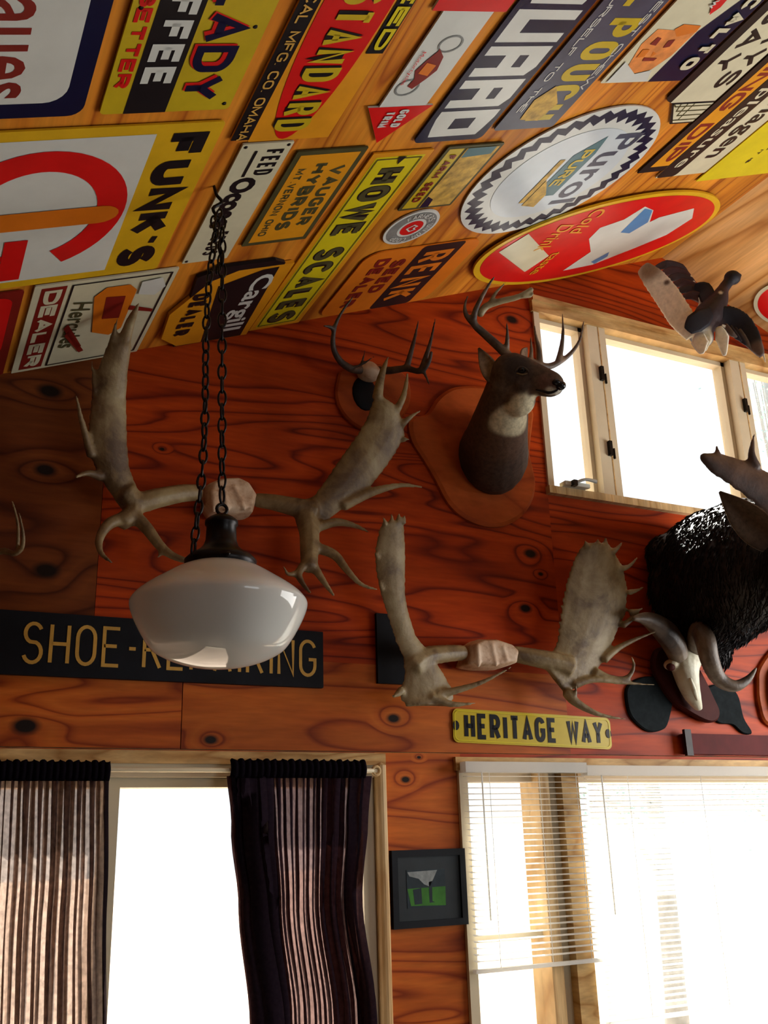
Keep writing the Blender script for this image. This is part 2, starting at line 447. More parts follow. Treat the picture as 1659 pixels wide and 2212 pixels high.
def opal():
    m = bpy.data.materials.new('opal glass'); m.use_nodes = True; nt = m.node_tree; L = nt.links
    nt.nodes.remove(nt.nodes['Principled BSDF']); out = nt.nodes['Material Output']
    tc = nd(nt, 'ShaderNodeTexCoord'); no = nd(nt, 'ShaderNodeTexNoise', i_Scale=4.0); L.new(tc.outputs['Object'], no.inputs['Vector'])
    r = ramp(nt, [(.3, (.88, .90, .85)), (.7, (.93, .94, .90))]); L.new(no.outputs['Fac'], r.inputs['Fac'])
    d = nd(nt, 'ShaderNodeBsdfDiffuse'); tl = nd(nt, 'ShaderNodeBsdfTranslucent'); L.new(r.outputs[0], d.inputs[0]); L.new(r.outputs[0], tl.inputs[0])
    a = nd(nt, 'ShaderNodeMixShader'); a.inputs[0].default_value = .34; L.new(d.outputs[0], a.inputs[1]); L.new(tl.outputs[0], a.inputs[2])
    g = nd(nt, 'ShaderNodeBsdfGlossy'); g.inputs['Roughness'].default_value = .05
    fr = nd(nt, 'ShaderNodeFresnel', i_IOR=1.5)
    b = nd(nt, 'ShaderNodeMixShader'); L.new(fr.outputs[0], b.inputs[0]); L.new(a.outputs[0], b.inputs[1]); L.new(g.outputs[0], b.inputs[2]); L.new(b.outputs[0], out.inputs[0])
    return m
M['opal'] = opal()
M['leaf'] = leaf()

# ================================================================== STRUCTURE
def zl(x): return Z0+K*x if x <= RX else RZ-K*(x-RX)
# openings of the back wall: (x0, x1, z0, z1)
DOOR = (-0.25, 1.545, 0.0, 1.945)
LOWW = (1.895, 4.10, 0.62, 1.945)
UPW = (2.40, 4.06, 3.085, 4.005)
SEAM, COURSE = 1.988, 2.30
wall = empty('wall_back', (RX, 0, 0), kind='structure')
def slab(name, loop, y0, y1, mat, parent, off=0):
    mb = MB(); mb.prism([(x, y0, z) for x, z in loop], (0, y1-y0, 0))
    return mb.build(name, mat, parent)
def rect(x0, x1, z0, z1): return [(x0, z0), (x1, z0), (x1, z1), (x0, z1)]
G = .0015
sheets = [rect(XL, DOOR[0], 0, SEAM-G), rect(DOOR[0], DOOR[1], DOOR[3], SEAM-G), rect(DOOR[1], LOWW[0], 0, SEAM-G),
          rect(LOWW[0], LOWW[1], 0, LOWW[2]), rect(LOWW[0], LOWW[1], LOWW[3], SEAM-G), rect(LOWW[1], XR, 0, SEAM-G),
          rect(XL, .845-G, SEAM+G, COURSE), rect(.845+G, UPW[0], SEAM+G, COURSE), rect(UPW[0], UPW[1], SEAM+G, UPW[2]), rect(UPW[1], XR, SEAM+G, COURSE-.05),
          [(.545, COURSE), (UPW[0], COURSE), (UPW[0], zl(UPW[0])), (.545, zl(.545))],
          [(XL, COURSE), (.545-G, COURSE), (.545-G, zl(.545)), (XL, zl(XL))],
          [(UPW[0], UPW[3]), (UPW[1], UPW[3]), (UPW[1], zl(UPW[1])), (RX, RZ), (UPW[0], zl(UPW[0]))],
          [(UPW[1], COURSE-.05), (XR, COURSE-.05), (XR, zl(XR)), (UPW[1], zl(UPW[1]))]]
for i, lp in enumerate(sheets):
    mb = MB(); mb.prism([(x, 0, z) for x, z in lp], (0, .014, 0))
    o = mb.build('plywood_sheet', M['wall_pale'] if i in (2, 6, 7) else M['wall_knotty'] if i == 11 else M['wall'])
    cx = sum(p[0] for p in lp)/len(lp)
    sh = V((random.uniform(-9, 9), 0, random.uniform(-9, 9)))
    o.data.transform(Matrix.Translation(-sh)); o.location = sh; o.data.update()
    bpy.context.view_layer.update(); o.parent = wall; o.matrix_parent_inverse = wall.matrix_basis.inverted()
# studs and outer skin behind the sheets (same openings)
mb = MB()
for lp in [rect(XL-.1, DOOR[0], 0, 4.5 if 0 else zl(XL)), ]:
    pass
ys, yd = .016, .12
for lp in [rect(XL, DOOR[0], 0, 2.35), rect(DOOR[0], DOOR[1], DOOR[3], 2.35), rect(DOOR[1], LOWW[0], 0, 2.35), rect(LOWW[0], LOWW[1], 0, LOWW[2]),
           rect(LOWW[0], LOWW[1], LOWW[3], 2.35), rect(LOWW[1], XR, 0, 2.35),
           [(XL, 2.35), (UPW[0], 2.35), (UPW[0], zl(UPW[0])), (XL, zl(XL))], rect(UPW[0], UPW[1], 2.35, UPW[2]),
           [(UPW[0], UPW[3]), (UPW[1], UPW[3]), (UPW[1], zl(UPW[1])), (RX, RZ), (UPW[0], zl(UPW[0]))],
           [(UPW[1], 2.35), (XR, 2.35), (XR, zl(XR)), (UPW[1], zl(UPW[1]))]]:
    mb.prism([(x, ys, z) for x, z in lp], (0, yd, 0))
mb.build('wall_core', M['trim'], wall)

# roof slopes
def slope(name, xa, xb, mat):
    mb = MB(); za, zb = zl(xa), zl(xb)
    mb.prism([(xa, .14, za), (xb, .14, zb), (xb, YF-.2, zb), (xa, YF-.2, za)], (0, 0, .16))
    o = mb.build(name, mat); return tag(o, kind='structure')
slope('ceiling_left', XL-.15, RX, M['ceil'])
slope('ceiling_right', RX, XR+.15, M['ceil_pale'])
mb = MB().box(XL-.15, XR+.15, YF-.2, .14, -.12, 0); tag(mb.build('floor', M['floor']), kind='structure')
mb = MB().box(XL-.15, XL, YF, .0, 0, zl(XL)); tag(mb.build('wall_left', M['panelling']), kind='structure')
# right wall and front wall, each with a window opening for the daylight
RW = (-2.95, -0.55, 1.25, 3.05)
wr = MB().box(XR, XR+.15, YF, RW[0], 0, zl(XR)).box(XR, XR+.15, RW[1], 0, 0, zl(XR)).box(XR, XR+.15, RW[0], RW[1], 0, RW[2]).box(XR, XR+.15, RW[0], RW[1], RW[3], zl(XR))
tag(wr.build('wall_right', M['panelling']), kind='structure')
FWN = (2.1, 4.7, .8, 2.2)
wf = MB()
for lp in [[(XL, 0), (FWN[0], 0), (FWN[0], zl(FWN[0])), (XL, zl(XL))], [(FWN[1], 0), (XR, 0), (XR, zl(XR)), (FWN[1], zl(FWN[1]))],
           rect(FWN[0], FWN[1], 0, FWN[2]), [(FWN[0], FWN[3]), (FWN[1], FWN[3]), (FWN[1], zl(FWN[1])), (RX, RZ), (FWN[0], zl(FWN[0]))]]:
    wf.prism([(x, YF-.15, z) for x, z in lp], (0, .15, 0))
tag(wf.build('wall_front', M['panelling']), kind='structure')
w4 = empty('window_4', (XR, -1.75, RW[2]), kind='structure')
f = MB()
for a in (RW[0], -1.78, RW[1]-.06): f.box(XR+.02, XR+.09, a, a+.06, RW[2], RW[3])
f.box(XR+.02, XR+.09, RW[0], RW[1], RW[2], RW[2]+.06).box(XR+.02, XR+.09, RW[0], RW[1], RW[3]-.06, RW[3])
f.build('frame', M['sash'], w4)
MB().box(XR+.05, XR+.056, RW[0], RW[1], RW[2], RW[3]).build('pane', M['glass'], w4)
w5 = empty('window_5', (3.4, YF, FWN[2]), kind='structure')
f = MB()
for a in (FWN[0], 3.37, FWN[1]-.06): f.box(a, a+.06, YF-.09, YF-.02, FWN[2], FWN[3])
f.box(FWN[0], FWN[1], YF-.09, YF-.02, FWN[2], FWN[2]+.06).box(FWN[0], FWN[1], YF-.09, YF-.02, FWN[3]-.06, FWN[3])
f.build('frame', M['sash'], w5)
MB().box(FWN[0], FWN[1], YF-.056, YF-.05, FWN[2], FWN[3]).build('pane', M['glass'], w5)

# ---- gable window, three lights
w1 = empty('window_1', (3.2, 0, UPW[2]), kind='structure')
x0, x1, z0, z1 = UPW
mb = MB().box(x0-.01, x1+.01, -.022, .10, z1-.045, z1+.012)
mb.build('head_casing', M['trim'], w1)
MB().box(x0-.012, x1+.012, -.034, .0, z1+.004, z1+.03).build('head_moulding', M['trim'], w1)
MB().box(x0-.01, x1+.01, -.03, .12, z0-.012, z0+.022).build('sill', M['trim_v'], w1)
MB().box(x0, x0+.03, -.012, .11, z0, z1).build('jamb', M['sash'], w1)
MB().box(x1-.03, x1, -.012, .11, z0, z1).build('jamb', M['sash'], w1)
for xa, xb in ((2.70, 2.805), (3.60, 3.705)):
    m_ = MB().box(xa, xb, -.012, .11, z0, z1).build('mullion', M['sash'], w1)
    MB().box(xa+.062, xa+.068, -.0135, -.011, z0, z1).build('joint', M['trim'], w1)
    for zz in (3.71, 3.335):
        MB().box(xa+.044, xa+.060, -.030, -.012, zz-.035, zz+.035).build('sash_latch', M['iron'], w1)
        MB().box(xa+.074, xa+.080, -.020, -.012, zz-.045, zz+.005).build('latch_strike', M['iron'], w1)
for xa, xb in ((x0+.03, 2.70), (2.805, 3.60), (3.705, x1-.03)):
    s = MB(); g = .022
    s.box(xa, xa+g, .03, .08, z0+.022, z1-.045).box(xb-g, xb, .03, .08, z0+.022, z1-.045).box(xa, xb, .03, .08, z0+.022, z0+.044).box(xa, xb, .03, .08, z1-.067, z1-.045)
    s.build('sash', M['sash'], w1)
    MB().box(xa, xb, .053, .058, z0+.022, z1-.045).build('pane', M['glass'], w1)
c0 = at(1245, 1052, -.03)
cr = MB().box(c0.x-.075, c0.x+.055, -.055, -.012, 3.11, 3.128); cr.sweep([(c0.x-.02, -.05, 3.125), (c0.x+.02, -.07, 3.14), (c0.x+.075, -.075, 3.135)], [.008, .007, .009], seg=8)
cr.build('crank_operator', M['white'], w1)
MB().box(c0.x-.045, c0.x-.025, -.075, -.05, 3.105, 3.13).build('crank_knob', M['iron'], w1)

# ---- lower right window: casement light, twin post, picture light
w2 = empty('window_2', (3.0, 0, LOWW[2]), kind='structure')
x0, x1, z0, z1 = LOWW
MB().box(x0-.03, x1+.03, -.018, .10, z1-.02, z1+.028).build('head_casing', M['trim'], w2)
MB().box(x0-.018, x0+.018, -.016, .11, z0, z1).build('jamb', M['sash'], w2)
MB().box(2.225, 2.275, -.012, .11, z0, z1-.02).build('post', M['trim_v'], w2)
MB().box(2.275, 2.335, .03, .10, z0, z1-.02).build('post_strip', M['sash'], w2)
MB().box(2.335, 2.415, -.012, .11, z0, z1-.02).build('post', M['trim'], w2)
MB().box(x1-.04, x1, -.012, .11, z0, z1).build('jamb', M['sash'], w2)
MB().box(x0-.03, x1+.03, -.04, .12, z0-.03, z0).build('sill', M['trim'], w2)
MB().box(x0, 2.225, .03, .08, 1.335, 1.36).build('meeting_rail', M['sash'], w2)
for xa, xb in ((x0+.018, 2.225), (2.415, x1-.04)):
    s = MB(); s.box(xa, xb, .03, .08, z0, z0+.04).box(xa, xb, .03, .08, z1-.06, z1-.02)
    s.build('sash', M['sash'], w2)
    MB().box(xa, xb, .053, .058, z0, z1-.02).build('pane', M['glass'], w2)

# ---- sliding patio door
d1 = empty('door_1', (.65, 0, 0), kind='structure')
x0, x1, z0, z1 = DOOR
MB().box(x0, x1, -.010, .10, z1-.045, z1-.0).build('head_frame', M['door_frame'], d1)
MB().box(x0, x1, .02, .10, z1-.075, z1-.045).build('head_track', M['door_frame'], d1)
MB().box(.612, .662, .02, .085, .0, z1-.075).build('stile', M['door_frame'], d1)
MB().box(x0, x0+.05, .0, .10, 0, z1-.045).build('jamb', M['door_frame'], d1)
MB().box(x1-.055, x1-.012, -.004, .10, 0, z1-.045).build('jamb', M['door_frame'], d1)
MB().box(x0+.05, .612, .02, .085, 0, .09).box(.662, x1-.055, .02, .085, 0, .09).build('bottom_rail', M['door_frame'], d1)
MB().box(x0+.05, .612, .05, .056, .09, z1-.075).build('pane', M['glass'], d1)
MB().box(.662, x1-.055, .05, .056, .09, z1-.075).build('pane', M['glass'], d1)
tag(MB().box(x0-.08, 1.577, -.022, .0, z1-.004, SEAM-.006).build('trim_1', M['trim']), kind='structure')
t2 = MB(); t2.sweep([(1.556, -.018, 0), (1.556, -.018, 1.0), (1.556, -.018, 1.94)], [.021]*3, seg=14, sub=1); t2.box(1.535, 1.577, -.012, 0, 0, 1.94)
tag(t2.build('trim_2', M['trim_v'], None, False), kind='structure')

# ---- outdoors
tag(MB().box(-40, 50, .25, 80, -.5, -.3).build('ground', M['ground']), kind='structure')
def tree(px, py, y, spread, n, label):
    c = at(px, py, y); root = empty('tree', (c.x+1.2, y+.8, -.3), label, 'tree', 'trees outside the windows')
    tr = MB(); b = V((c.x+1.2, y+.8, -.3)); tr.sweep([b, b+V((.05, 0, 2)), b+V((-.1, 0, c.z+1.2))], [.13, .10, .05], seg=8)
    br = []
    for k in range(7):
        s = b+V((-.05, 0, 1.6+k*.35)); e = c+V((random.uniform(-spread, spread)*.8, random.uniform(-.5, .5), random.uniform(-.25, .5)*spread))
        tr.sweep([s, (s+e)/2+V((0, 0, .15)), e], [.035, .022, .01], seg=6); br.append((s, e))
    tr.build('trunk', M['bark'], root, True)
    lf = MB()
    for k in range(n):
        s, e = random.choice(br); t = random.uniform(.45, 1.05); p = s.lerp(e, t)+V((random.gauss(0, .25), random.gauss(0, .25), random.gauss(0, .18)))
        a = V((random.uniform(-1, 1), random.uniform(-1, 1), random.uniform(-1, .3))).normalized()*random.uniform(.05, .10)
        q = a.cross(V((random.uniform(-1, 1), random.uniform(-1, 1), 1))).normalized()*.025
        lf.add([p, p+a*.5+q, p+a, p+a*.5-q], [(0, 1, 2, 3)])
    lo = lf.build('foliage', M['leaf'], root); lo['kind'] = 'stuff'
tree(1320, 1690, 5.0, .9, 900, 'pale leafy tree seen through the blinds by the mullion post')
tree(1650, 1690, 6.5, .9, 900, 'pale leafy tree at the right edge of the picture window')
tree(1640, 830, 7.0, .7, 700, 'pale treetop behind the right light of the gable window')

# ================================================================== LETTERING
def arc(cx, cy, rx, ry, a0, a1, n=10):
    return [(cx+rx*math.cos(math.radians(a0+(a1-a0)*i/n)), cy+ry*math.sin(math.radians(a0+(a1-a0)*i/n))) for i in range(n+1)]
W_ = .56
GL = {
 'A': [[(0, 0), (.28, 1), (.56, 0)], [(.11, .32), (.45, .32)]],
 'B': [[(0, 0), (0, 1), (.3, 1)]+arc(.3, .76, .22, .24, 90, -90)+[(0, .52)], [(.3, .52)]+arc(.3, .26, .26, .26, 90, -90)+[(0, 0)]],
 'C': [arc(.28, .72, .28, .28, 20, 180)+arc(.28, .28, .28, .28, 180, 340)],
 'D': [[(0, 0), (0, 1), (.22, 1)]+arc(.22, .68, .32, .32, 90, 0)+arc(.22, .32, .32, .32, 0, -90)+[(0, 0)]],
 'E': [[(.5, 1), (0, 1), (0, 0), (.5, 0)], [(0, .52), (.42, .52)]],
 'F': [[(.5, 1), (0, 1), (0, 0)], [(0, .52), (.42, .52)]],
 'G': [arc(.28, .72, .28, .28, 20, 180)+arc(.28, .28, .28, .28, 180, 360)+[(.56, .46), (.32, .46)]],
 'H': [[(0, 0), (0, 1)], [(.54, 0), (.54, 1)], [(0, .5), (.54, .5)]],
 'I': [[(.05, 0), (.05, 1)]],
 'J': [[(.44, 1), (.44, .24)]+arc(.22, .24, .22, .24, 0, -180)],
 'K': [[(0, 0), (0, 1)], [(.52, 1), (0, .42)], [(.16, .58), (.54, 0)]],
 'L': [[(0, 1), (0, 0), (.46, 0)]],
 'M': [[(0, 0), (0, 1), (.33, .2), (.66, 1), (.66, 0)]],
 'N': [[(0, 0), (0, 1), (.54, 0), (.54, 1)]],
 'O': [arc(.28, .70, .28, .30, 0, 180)+arc(.28, .30, .28, .30, 180, 360)+[(.56, .70)]],
 'P': [[(0, 0), (0, 1), (.26, 1)]+arc(.26, .72, .28, .28, 90, -90)+[(0, .44)]],
 'R': [[(0, 0), (0, 1), (.26, 1)]+arc(.26, .74, .27, .26, 90, -90)+[(0, .48)], [(.26, .48), (.54, 0)]],
 'S': [arc(.27, .75, .25, .25, 25, 250, 12)+arc(.27, .25, .27, .27, 70, -160, 12)],
 'T': [[(0, 1), (.54, 1)], [(.27, 1), (.27, 0)]],
 'U': [[(0, 1), (0, .28)]+arc(.27, .28, .27, .28, 180, 360)+[(.54, 1)]],
 'V': [[(0, 1), (.28, 0), (.56, 1)]],
 'W': [[(0, 1), (.18, 0), (.38, .85), (.58, 0), (.76, 1)]],
 'Y': [[(0, 1), (.28, .48), (.56, 1)], [(.28, .48), (.28, 0)]],
 '-': [[(.04, .48), (.26, .48)]], '.': [[(.03, 0), (.03, .1)]], "'": [[(.05, .78), (.07, 1)]],
 ' ': [],
}
def gw(ch):
    if ch == ' ': return .30
    return max(p[0] for pl in GL[ch] for p in pl)
def ribbon(mb, pts, t, z, sq=True):
    pts = [V((p[0], p[1])) for p in pts]
    q = [pts[0]]
    for p in pts[1:]:
        if (p-q[-1]).length > 1e-6: q.append(p)
    n = len(q)
    if n < 2: return
    closed = (q[0]-q[-1]).length < 1e-5
    if closed: q = q[:-1]; n -= 1
    L, R = [], []
    for i in range(n):
        a = q[(i-1) % n] if (closed or i > 0) else None; b = q[(i+1) % n] if (closed or i < n-1) else None
        d0 = (q[i]-a).normalized() if a is not None else None; d1 = (b-q[i]).normalized() if b is not None else None
        if d0 is None: d0 = d1
        if d1 is None: d1 = d0
        m = V((-(d0+d1).y, (d0+d1).x))
        if m.length < .25: m = V((-d0.y, d0.x))
        m.normalize(); c = max(.55, m.dot(V((-d0.y, d0.x))))
        L.append(q[i]+m*(t/2/c)); R.append(q[i]-m*(t/2/c))
    vs = [(p.x, p.y, z) for p in L]+[(p.x, p.y, z) for p in R]
    fs = [(i, i+n, (i+1) % n+n, (i+1) % n) for i in range(n if closed else n-1)]
    mb.add(vs, fs)
def strokes(mb, text, x0, y0, w, h, t, z, gap=.20, slant=0.0, hc=None):
    """block capitals filling the box (x0, y0, w, h); t is the stroke weight"""
    n = sum(c != ' ' for c in text); hh = h-t
    g = max(.30*t, .10*h*(gap/.22))
    sx = max((w-n*t-g*(len(text)-1))/sum(gw(c) for c in text), .012); x = x0
    out = [mb]
    for c in text:
        if c == ' ':
            mb = MB(); out.append(mb); x += gw(c)*sx+g+t*.6; continue
        for pl in GL[c]:
            ribbon(mb, [(x+t/2+p[0]*sx+slant*p[1]*hh, y0+t/2+p[1]*hh) for p in pl], t, z)
        x += gw(c)*sx+t+g
    return out
_fc = {}
def script(mb, text, x0, y0, w, h, z, bold=.02, shear=0.0):
    """lower-case and script words from the built-in outline font"""
    key = (text, bold, shear)
    if key not in _fc:
        cu = bpy.data.curves.new('t', 'FONT'); cu.body = text; cu.offset = bold; cu.shear = shear; cu.resolution_u = 3
        ob = bpy.data.objects.new('t', cu); COL.objects.link(ob)
        me = bpy.data.meshes.new_from_object(ob.evaluated_get(bpy.context.evaluated_depsgraph_get()))
        _fc[key] = ([tuple(v.co) for v in me.vertices], [tuple(p.vertices) for p in me.polygons])
        bpy.data.objects.remove(ob); bpy.data.curves.remove(cu); bpy.data.meshes.remove(me)
    vs, fs = _fc[key]
    ax, bx = min(v[0] for v in vs), max(v[0] for v in vs); ay, by = min(v[1] for v in vs), max(v[1] for v in vs)
    mb.add([(x0+(v[0]-ax)/(bx-ax)*w, y0+(v[1]-ay)/(by-ay)*h, z) for v in vs], fs)
    return mb

# ================================================================== SIGNS
TH = .005          # plate thickness
def rrect(x0, y0, x1, y1, r, n=5):
    if r <= 0: return [(x0, y0), (x1, y0), (x1, y1), (x0, y1)]
    return (arc(x1-r, y0+r, r, r, -90, 0, n)+arc(x1-r, y1-r, r, r, 0, 90, n)+arc(x0+r, y1-r, r, r, 90, 180, n)+arc(x0+r, y0+r, r, r, 180, 270, n))
def ellipse(cx, cy, rx, ry, n=48):
    return [(cx+rx*math.cos(2*math.pi*i/n), cy+ry*math.sin(2*math.pi*i/n)) for i in range(n)]
class Sign:
    """a plate in its own frame: x along the words, y up, z out of the face"""
    def __init__(s, name, label, M4, cat='sign', group=None):
        s.root = empty(name, (0, 0, 0), label, cat, group); s.root.matrix_world = M4
        s.lay = 0
    def _p(s, mb, name, mat):
        o = mobj(name, mb.v, mb.f, mat); o.parent = s.root; return o
    def z(s): s.lay += 1; return TH+.0006*s.lay
    def plate(s, pts, mat, name='panel', th=TH):
        mb = MB(); mb.prism([(x, y, 0) for x, y in pts][::-1], (0, 0, th)); return s._p(mb, name, mat)
    def shape(s, name, polys, mat):
        z = s.z(); o = None
        for pts in polys:
            o = s._p(MB().add([(x, y, z) for x, y in pts], [tuple(range(len(pts)))]), name, mat)
        return o
    def loc(s, px, py):
        m = s.root.matrix_world; n_ = V((m[0][2], m[1][2], m[2][2])); o = V((m[0][3], m[1][3], m[2][3])); d = ray(px, py)
        q = CAM+d*((o-CAM).dot(n_)/d.dot(n_)); l = m.inverted() @ q; return (l.x, l.y)
    def pix(s, name, polys, mat): return s.shape(name, [[s.loc(*p) for p in pl] for pl in polys], mat)
    def lines(s, name, pls, t, mat):
        z = s.z()
        for pl in pls:
            mb = MB(); ribbon(mb, pl, t, z); s._p(mb, name, mat)
    def text(s, rows, mat, name='lettering'):
        z = s.z()
        for r in rows:
            if r[0] == 'S':
                for mb in strokes(MB(), r[1], *r[2:6], r[6], z, *(r[7:])): s._p(mb, name, mat)
            else:
                ws = r[1].split(' '); n = len(r[1]); x = r[2]
                for w in ws:
                    ww = r[4]*len(w)/n; mb = MB(); hh = r[5] if any(c in 'bdfhkltICDPFGSMNHAEgpqy' for c in w) else r[5]*.72
                    s._p(script(mb, w, x, r[3], ww*.94, hh, z, *(r[6:])), name, mat); x += r[4]*(len(w)+1)/n
    def screws(s, pts):
        for x, y in pts: s._p(MB().ell((x, y, TH), (.006, .006, .003), seg=8, rings=4), 'screw', M['iron'])
def ceil_m(y, v, off=.004):
    o = V((0, 0, Z0))+CU*v+V((0, y, 0))+CN*off
    ex, ey, n = V((0, 1, 0)), CU, CN
    return Matrix(((ex.x, ey.x, n.x, o.x), (ex.y, ey.y, n.y, o.y), (ex.z, ey.z, n.z, o.z), (0, 0, 0, 1)))
def wall_m(x, z, off=.004, rot=0.0):
    c, s_ = math.cos(rot), math.sin(rot)
    return Matrix(((c, -s_, 0, x), (0, 0, -1, -off), (s_, c, 0, z), (0, 0, 0, 1)))
def csign(name, label, y0, v0, **kw): return Sign(name, label, ceil_m(y0, v0), **kw)

# 1 white sign with navy border
s = csign('enamel_sign', 'white enamel sign with navy border and tall red lower-case letters', -2.10, -.40)
s.plate(rrect(0, 0, .742, .628, .035), M['navy']); s.shape('face', [rrect(.05, .05, .695, .583, .05)], M['white'])
s.text([('F', 'caues', .335, .385, .365, .138, .012)], M['dark_red'])
# 2 coffee sign
s = csign('coffee_sign', 'yellow coffee sign with black band and navy letters edged red', -2.10, .267)
s.plate(rrect(0, 0, .742, .318, .012), M['olive_yellow']); s.shape('band', [[(0, .055), (.742, .055), (.742, .156), (0, .156)]], M['black'])
s.text([('S', 'BETTER', .37, .012, .285, .034, .009)], M['red'], 'lettering_red')
s.text([('S', 'COFFEE', .235, .070, .415, .072, .018, .22)], M['white'], 'lettering_white')
s.text([('S', 'LADY', .338, .165, .358, .100, .026, .24)], M['red'], 'lettering_shadow')
s.text([('S', 'LADY', .344, .173, .358, .098, .020, .24)], M['navy'], 'lettering_navy'); s.screws([(.47, .29), (.72, .30), (.42, .02)])
# 3 chemical sign
s = csign('chemical_sign', 'yellow sign with red oval and yellow block word between black strips', -2.20, .634)
s.plate([(0, 0), (.968, 0), (.968, .05), (.978, .054), (.978, .295), (.66, .295), (.66, .300), (0, .300)], M['amber'])
s.shape('lower_strip', [[(0, 0), (.968, 0), (.968, .052), (0, .052)]], M['black'])
s.shape('oval', [ellipse(.52, .151, .452, .092)], M['red'])
s.shape('upper_strip', [[(.1, .250), (.655, .250), (.655, .300), (.1, .300)]], M['black'])
s.text([('S', 'STANDARD CHEMICAL MFG. CO. OMAHA', .05, .012, .905, .028, .005, .22)], M['gold'], 'lettering_small')
s.text([('S', 'STANDARD', .442, .098, .488, .104, .026, .30)], M['black'], 'lettering_shadow')
s.text([('S', 'STANDARD', .449, .104, .488, .102, .017, .30)], M['olive_yellow'], 'lettering_main')
s.text([('S', 'FEED', .36, .258, .28, .036, .010, .28)], M['lemon'], 'lettering_top')
# 4 motorcycle sign
s = csign('motorcycle_sign', 'narrow white sign with motorcycle picture and red arrow end', -1.95, 1.0)
s.plate([(0, 0), (.265, 0), (.265, .035), (.612, .035), (.612, 0), (.77, .11), (.612, .215), (.612, .19), (.265, .19), (.265, .228), (0, .228)], M['white'])
s.shape('red_head', [[(0, 0), (.265, 0), (.265, .228), (0, .228)], [(.612, 0), (.77, .11), (.612, .215)]], M['red'])
s.lines('wheels', [ellipse(.375, .125, .028, .034, 18)+[(.403, .125)], ellipse(.535, .082, .030, .034, 18)+[(.565, .082)]], .006, M['grey'])
s.shape('motorcycle', [[(.39, .10), (.42, .13), (.47, .14), (.50, .125), (.54, .10), (.53, .08), (.50, .085), (.47, .07), (.43, .085), (.40, .10)]], M['dark_red'])
s.shape('motorcycle_engine', [[(.44, .09), (.48, .085), (.49, .12), (.45, .125)]], M['orange'])
s.text([('F', 'Motorcycles', .40, .048, .13, .016, .0)], M['red'], 'lettering_red')
s.text([('S', 'GOLD', .622, .112, .075, .030, .007), ('S', 'TRIM', .628, .068, .068, .030, .007)], M['white'], 'lettering_white')
# 5 big letters
s = csign('block_letter_sign', 'dark navy sign with huge glossy white block letters', -2.20, 1.245)
s.plate(rrect(0, 0, 1.035, .258, .02), M['navy'])
mb = []
def blk(x, w, kind):
    y0, y1 = .02, .238; t = .034
    P = []
    if kind in 'AR':
        P = [[(x, y0), (x+t, y0), (x+t, y1), (x, y1)], [(x+w-t, y0), (x+w, y0), (x+w, y1-.02), (x+w-t, y1)], [(x+t, y1-.06), (x+w-t, y1-.06), (x+w-t, y1), (x+t, y1)], [(x+t, y0+.075), (x+w-t, y0+.075), (x+w-t, y0+.125), (x+t, y0+.125)]]
    elif kind == 'D':
        P = [[(x, y0), (x+t, y0), (x+t, y1), (x, y1)], [(x+w-t, y0+.01), (x+w, y0+.02), (x+w, y1-.02), (x+w-t, y1-.01)], [(x+t, y1-.07), (x+w-t, y1-.07), (x+w-t, y1-.01), (x+t, y1)], [(x+t, y0), (x+w-t, y0+.01), (x+w-t, y0+.07), (x+t, y0+.07)]]
    else:
        P = [[(x, y0), (x+t, y0), (x+t, y1), (x, y1)], [(x+w-t, y0), (x+w, y0), (x+w, y1), (x+w-t, y1)], [(x+t, y0), (x+w-t, y0), (x+w-t, y0+.06), (x+t, y0+.06)]]
    return P
polys = []
for x, k in ((.37, 'D'), (.505, 'U'), (.635, 'A'), (.765, 'R'), (.895, 'D')): polys += blk(x, .115, k)
s.shape('lettering', polys, M['white'])
# 6 tobacco sign
s = csign('tobacco_sign', 'weathered slate blue sign with faded yellow letters', -2.20, 1.528)
s.plate(rrect(0, 0, 1.0, .245, .012), M['slate'])
s.text([('S', 'MAIL', .14, .085, .36, .130, .026, .30), ('S', 'POUCH', .53, .085, .43, .130, .026, .28)], M['olive_yellow'], 'lettering_main')
s.text([('S', 'TREAT YOURSELF TO THE', .15, .028, .76, .022, .004), ('S', 'BEST CHEW', .42, .205, .4, .022, .004)], M['white'], 'lettering_small')
s.shape('rust_patch', [[(.80, .10), (.86, .06), (.95, .07), (.96, .15), (.88, .17)]], M['wheat'])
# 7 portrait sign
s = csign('portrait_sign', 'sign with an orange portrait over white and a navy lettered edge', -2.10, 1.805)
s.plate(rrect(0, 0, .697, .37, .008), M['cream'])
s.shape('navy_edge', [[(.48, .212), (.697, .212), (.697, .37), (0, .37), (0, .30), (.3, .285)]], M['navy'])
s.shape('portrait', [[(.47, .03), (.53, .02), (.62, .05), (.655, .11), (.64, .17), (.58, .20), (.48, .205)]], M['skin'])
s.shape('portrait_hair', [[(.47, .10), (.50, .14), (.48, .205), (.455, .2), (.45, .12)], [(.56, .10), (.585, .11), (.57, .125)]], M['orange'])
s.shape('portrait_brow', [[(.50, .06), (.53, .055), (.535, .085), (.505, .08)], [(.515, .12), (.545, .125), (.54, .15), (.51, .145)], [(.585, .085), (.60, .09), (.60, .14), (.588, .145)]], M['dark_red'])
s.shape('portrait_cheek', [[(.55, .045), (.585, .05), (.58, .08), (.55, .075)]], M['orange'])
s.shape('collar', [[(.60, .02), (.69, .02), (.69, .20), (.64, .17), (.655, .11)]], M['white'])
s.shape('splash', [[(.18, .10), (.38, .16), (.41, .185), (.38, .20), (.15, .17)]], M['red'])
s.text([('F', 'Fresh', .2, .03, .16, .06, .01)], M['skin'], 'lettering_script')
s.text([('F', 'New', .30, .145, .09, .03, .01)], M['white'], 'lettering_splash')
s.text([('S', 'CALTO', .33, .285, .31, .062, .018, .3)], M['cream'], 'lettering_white')
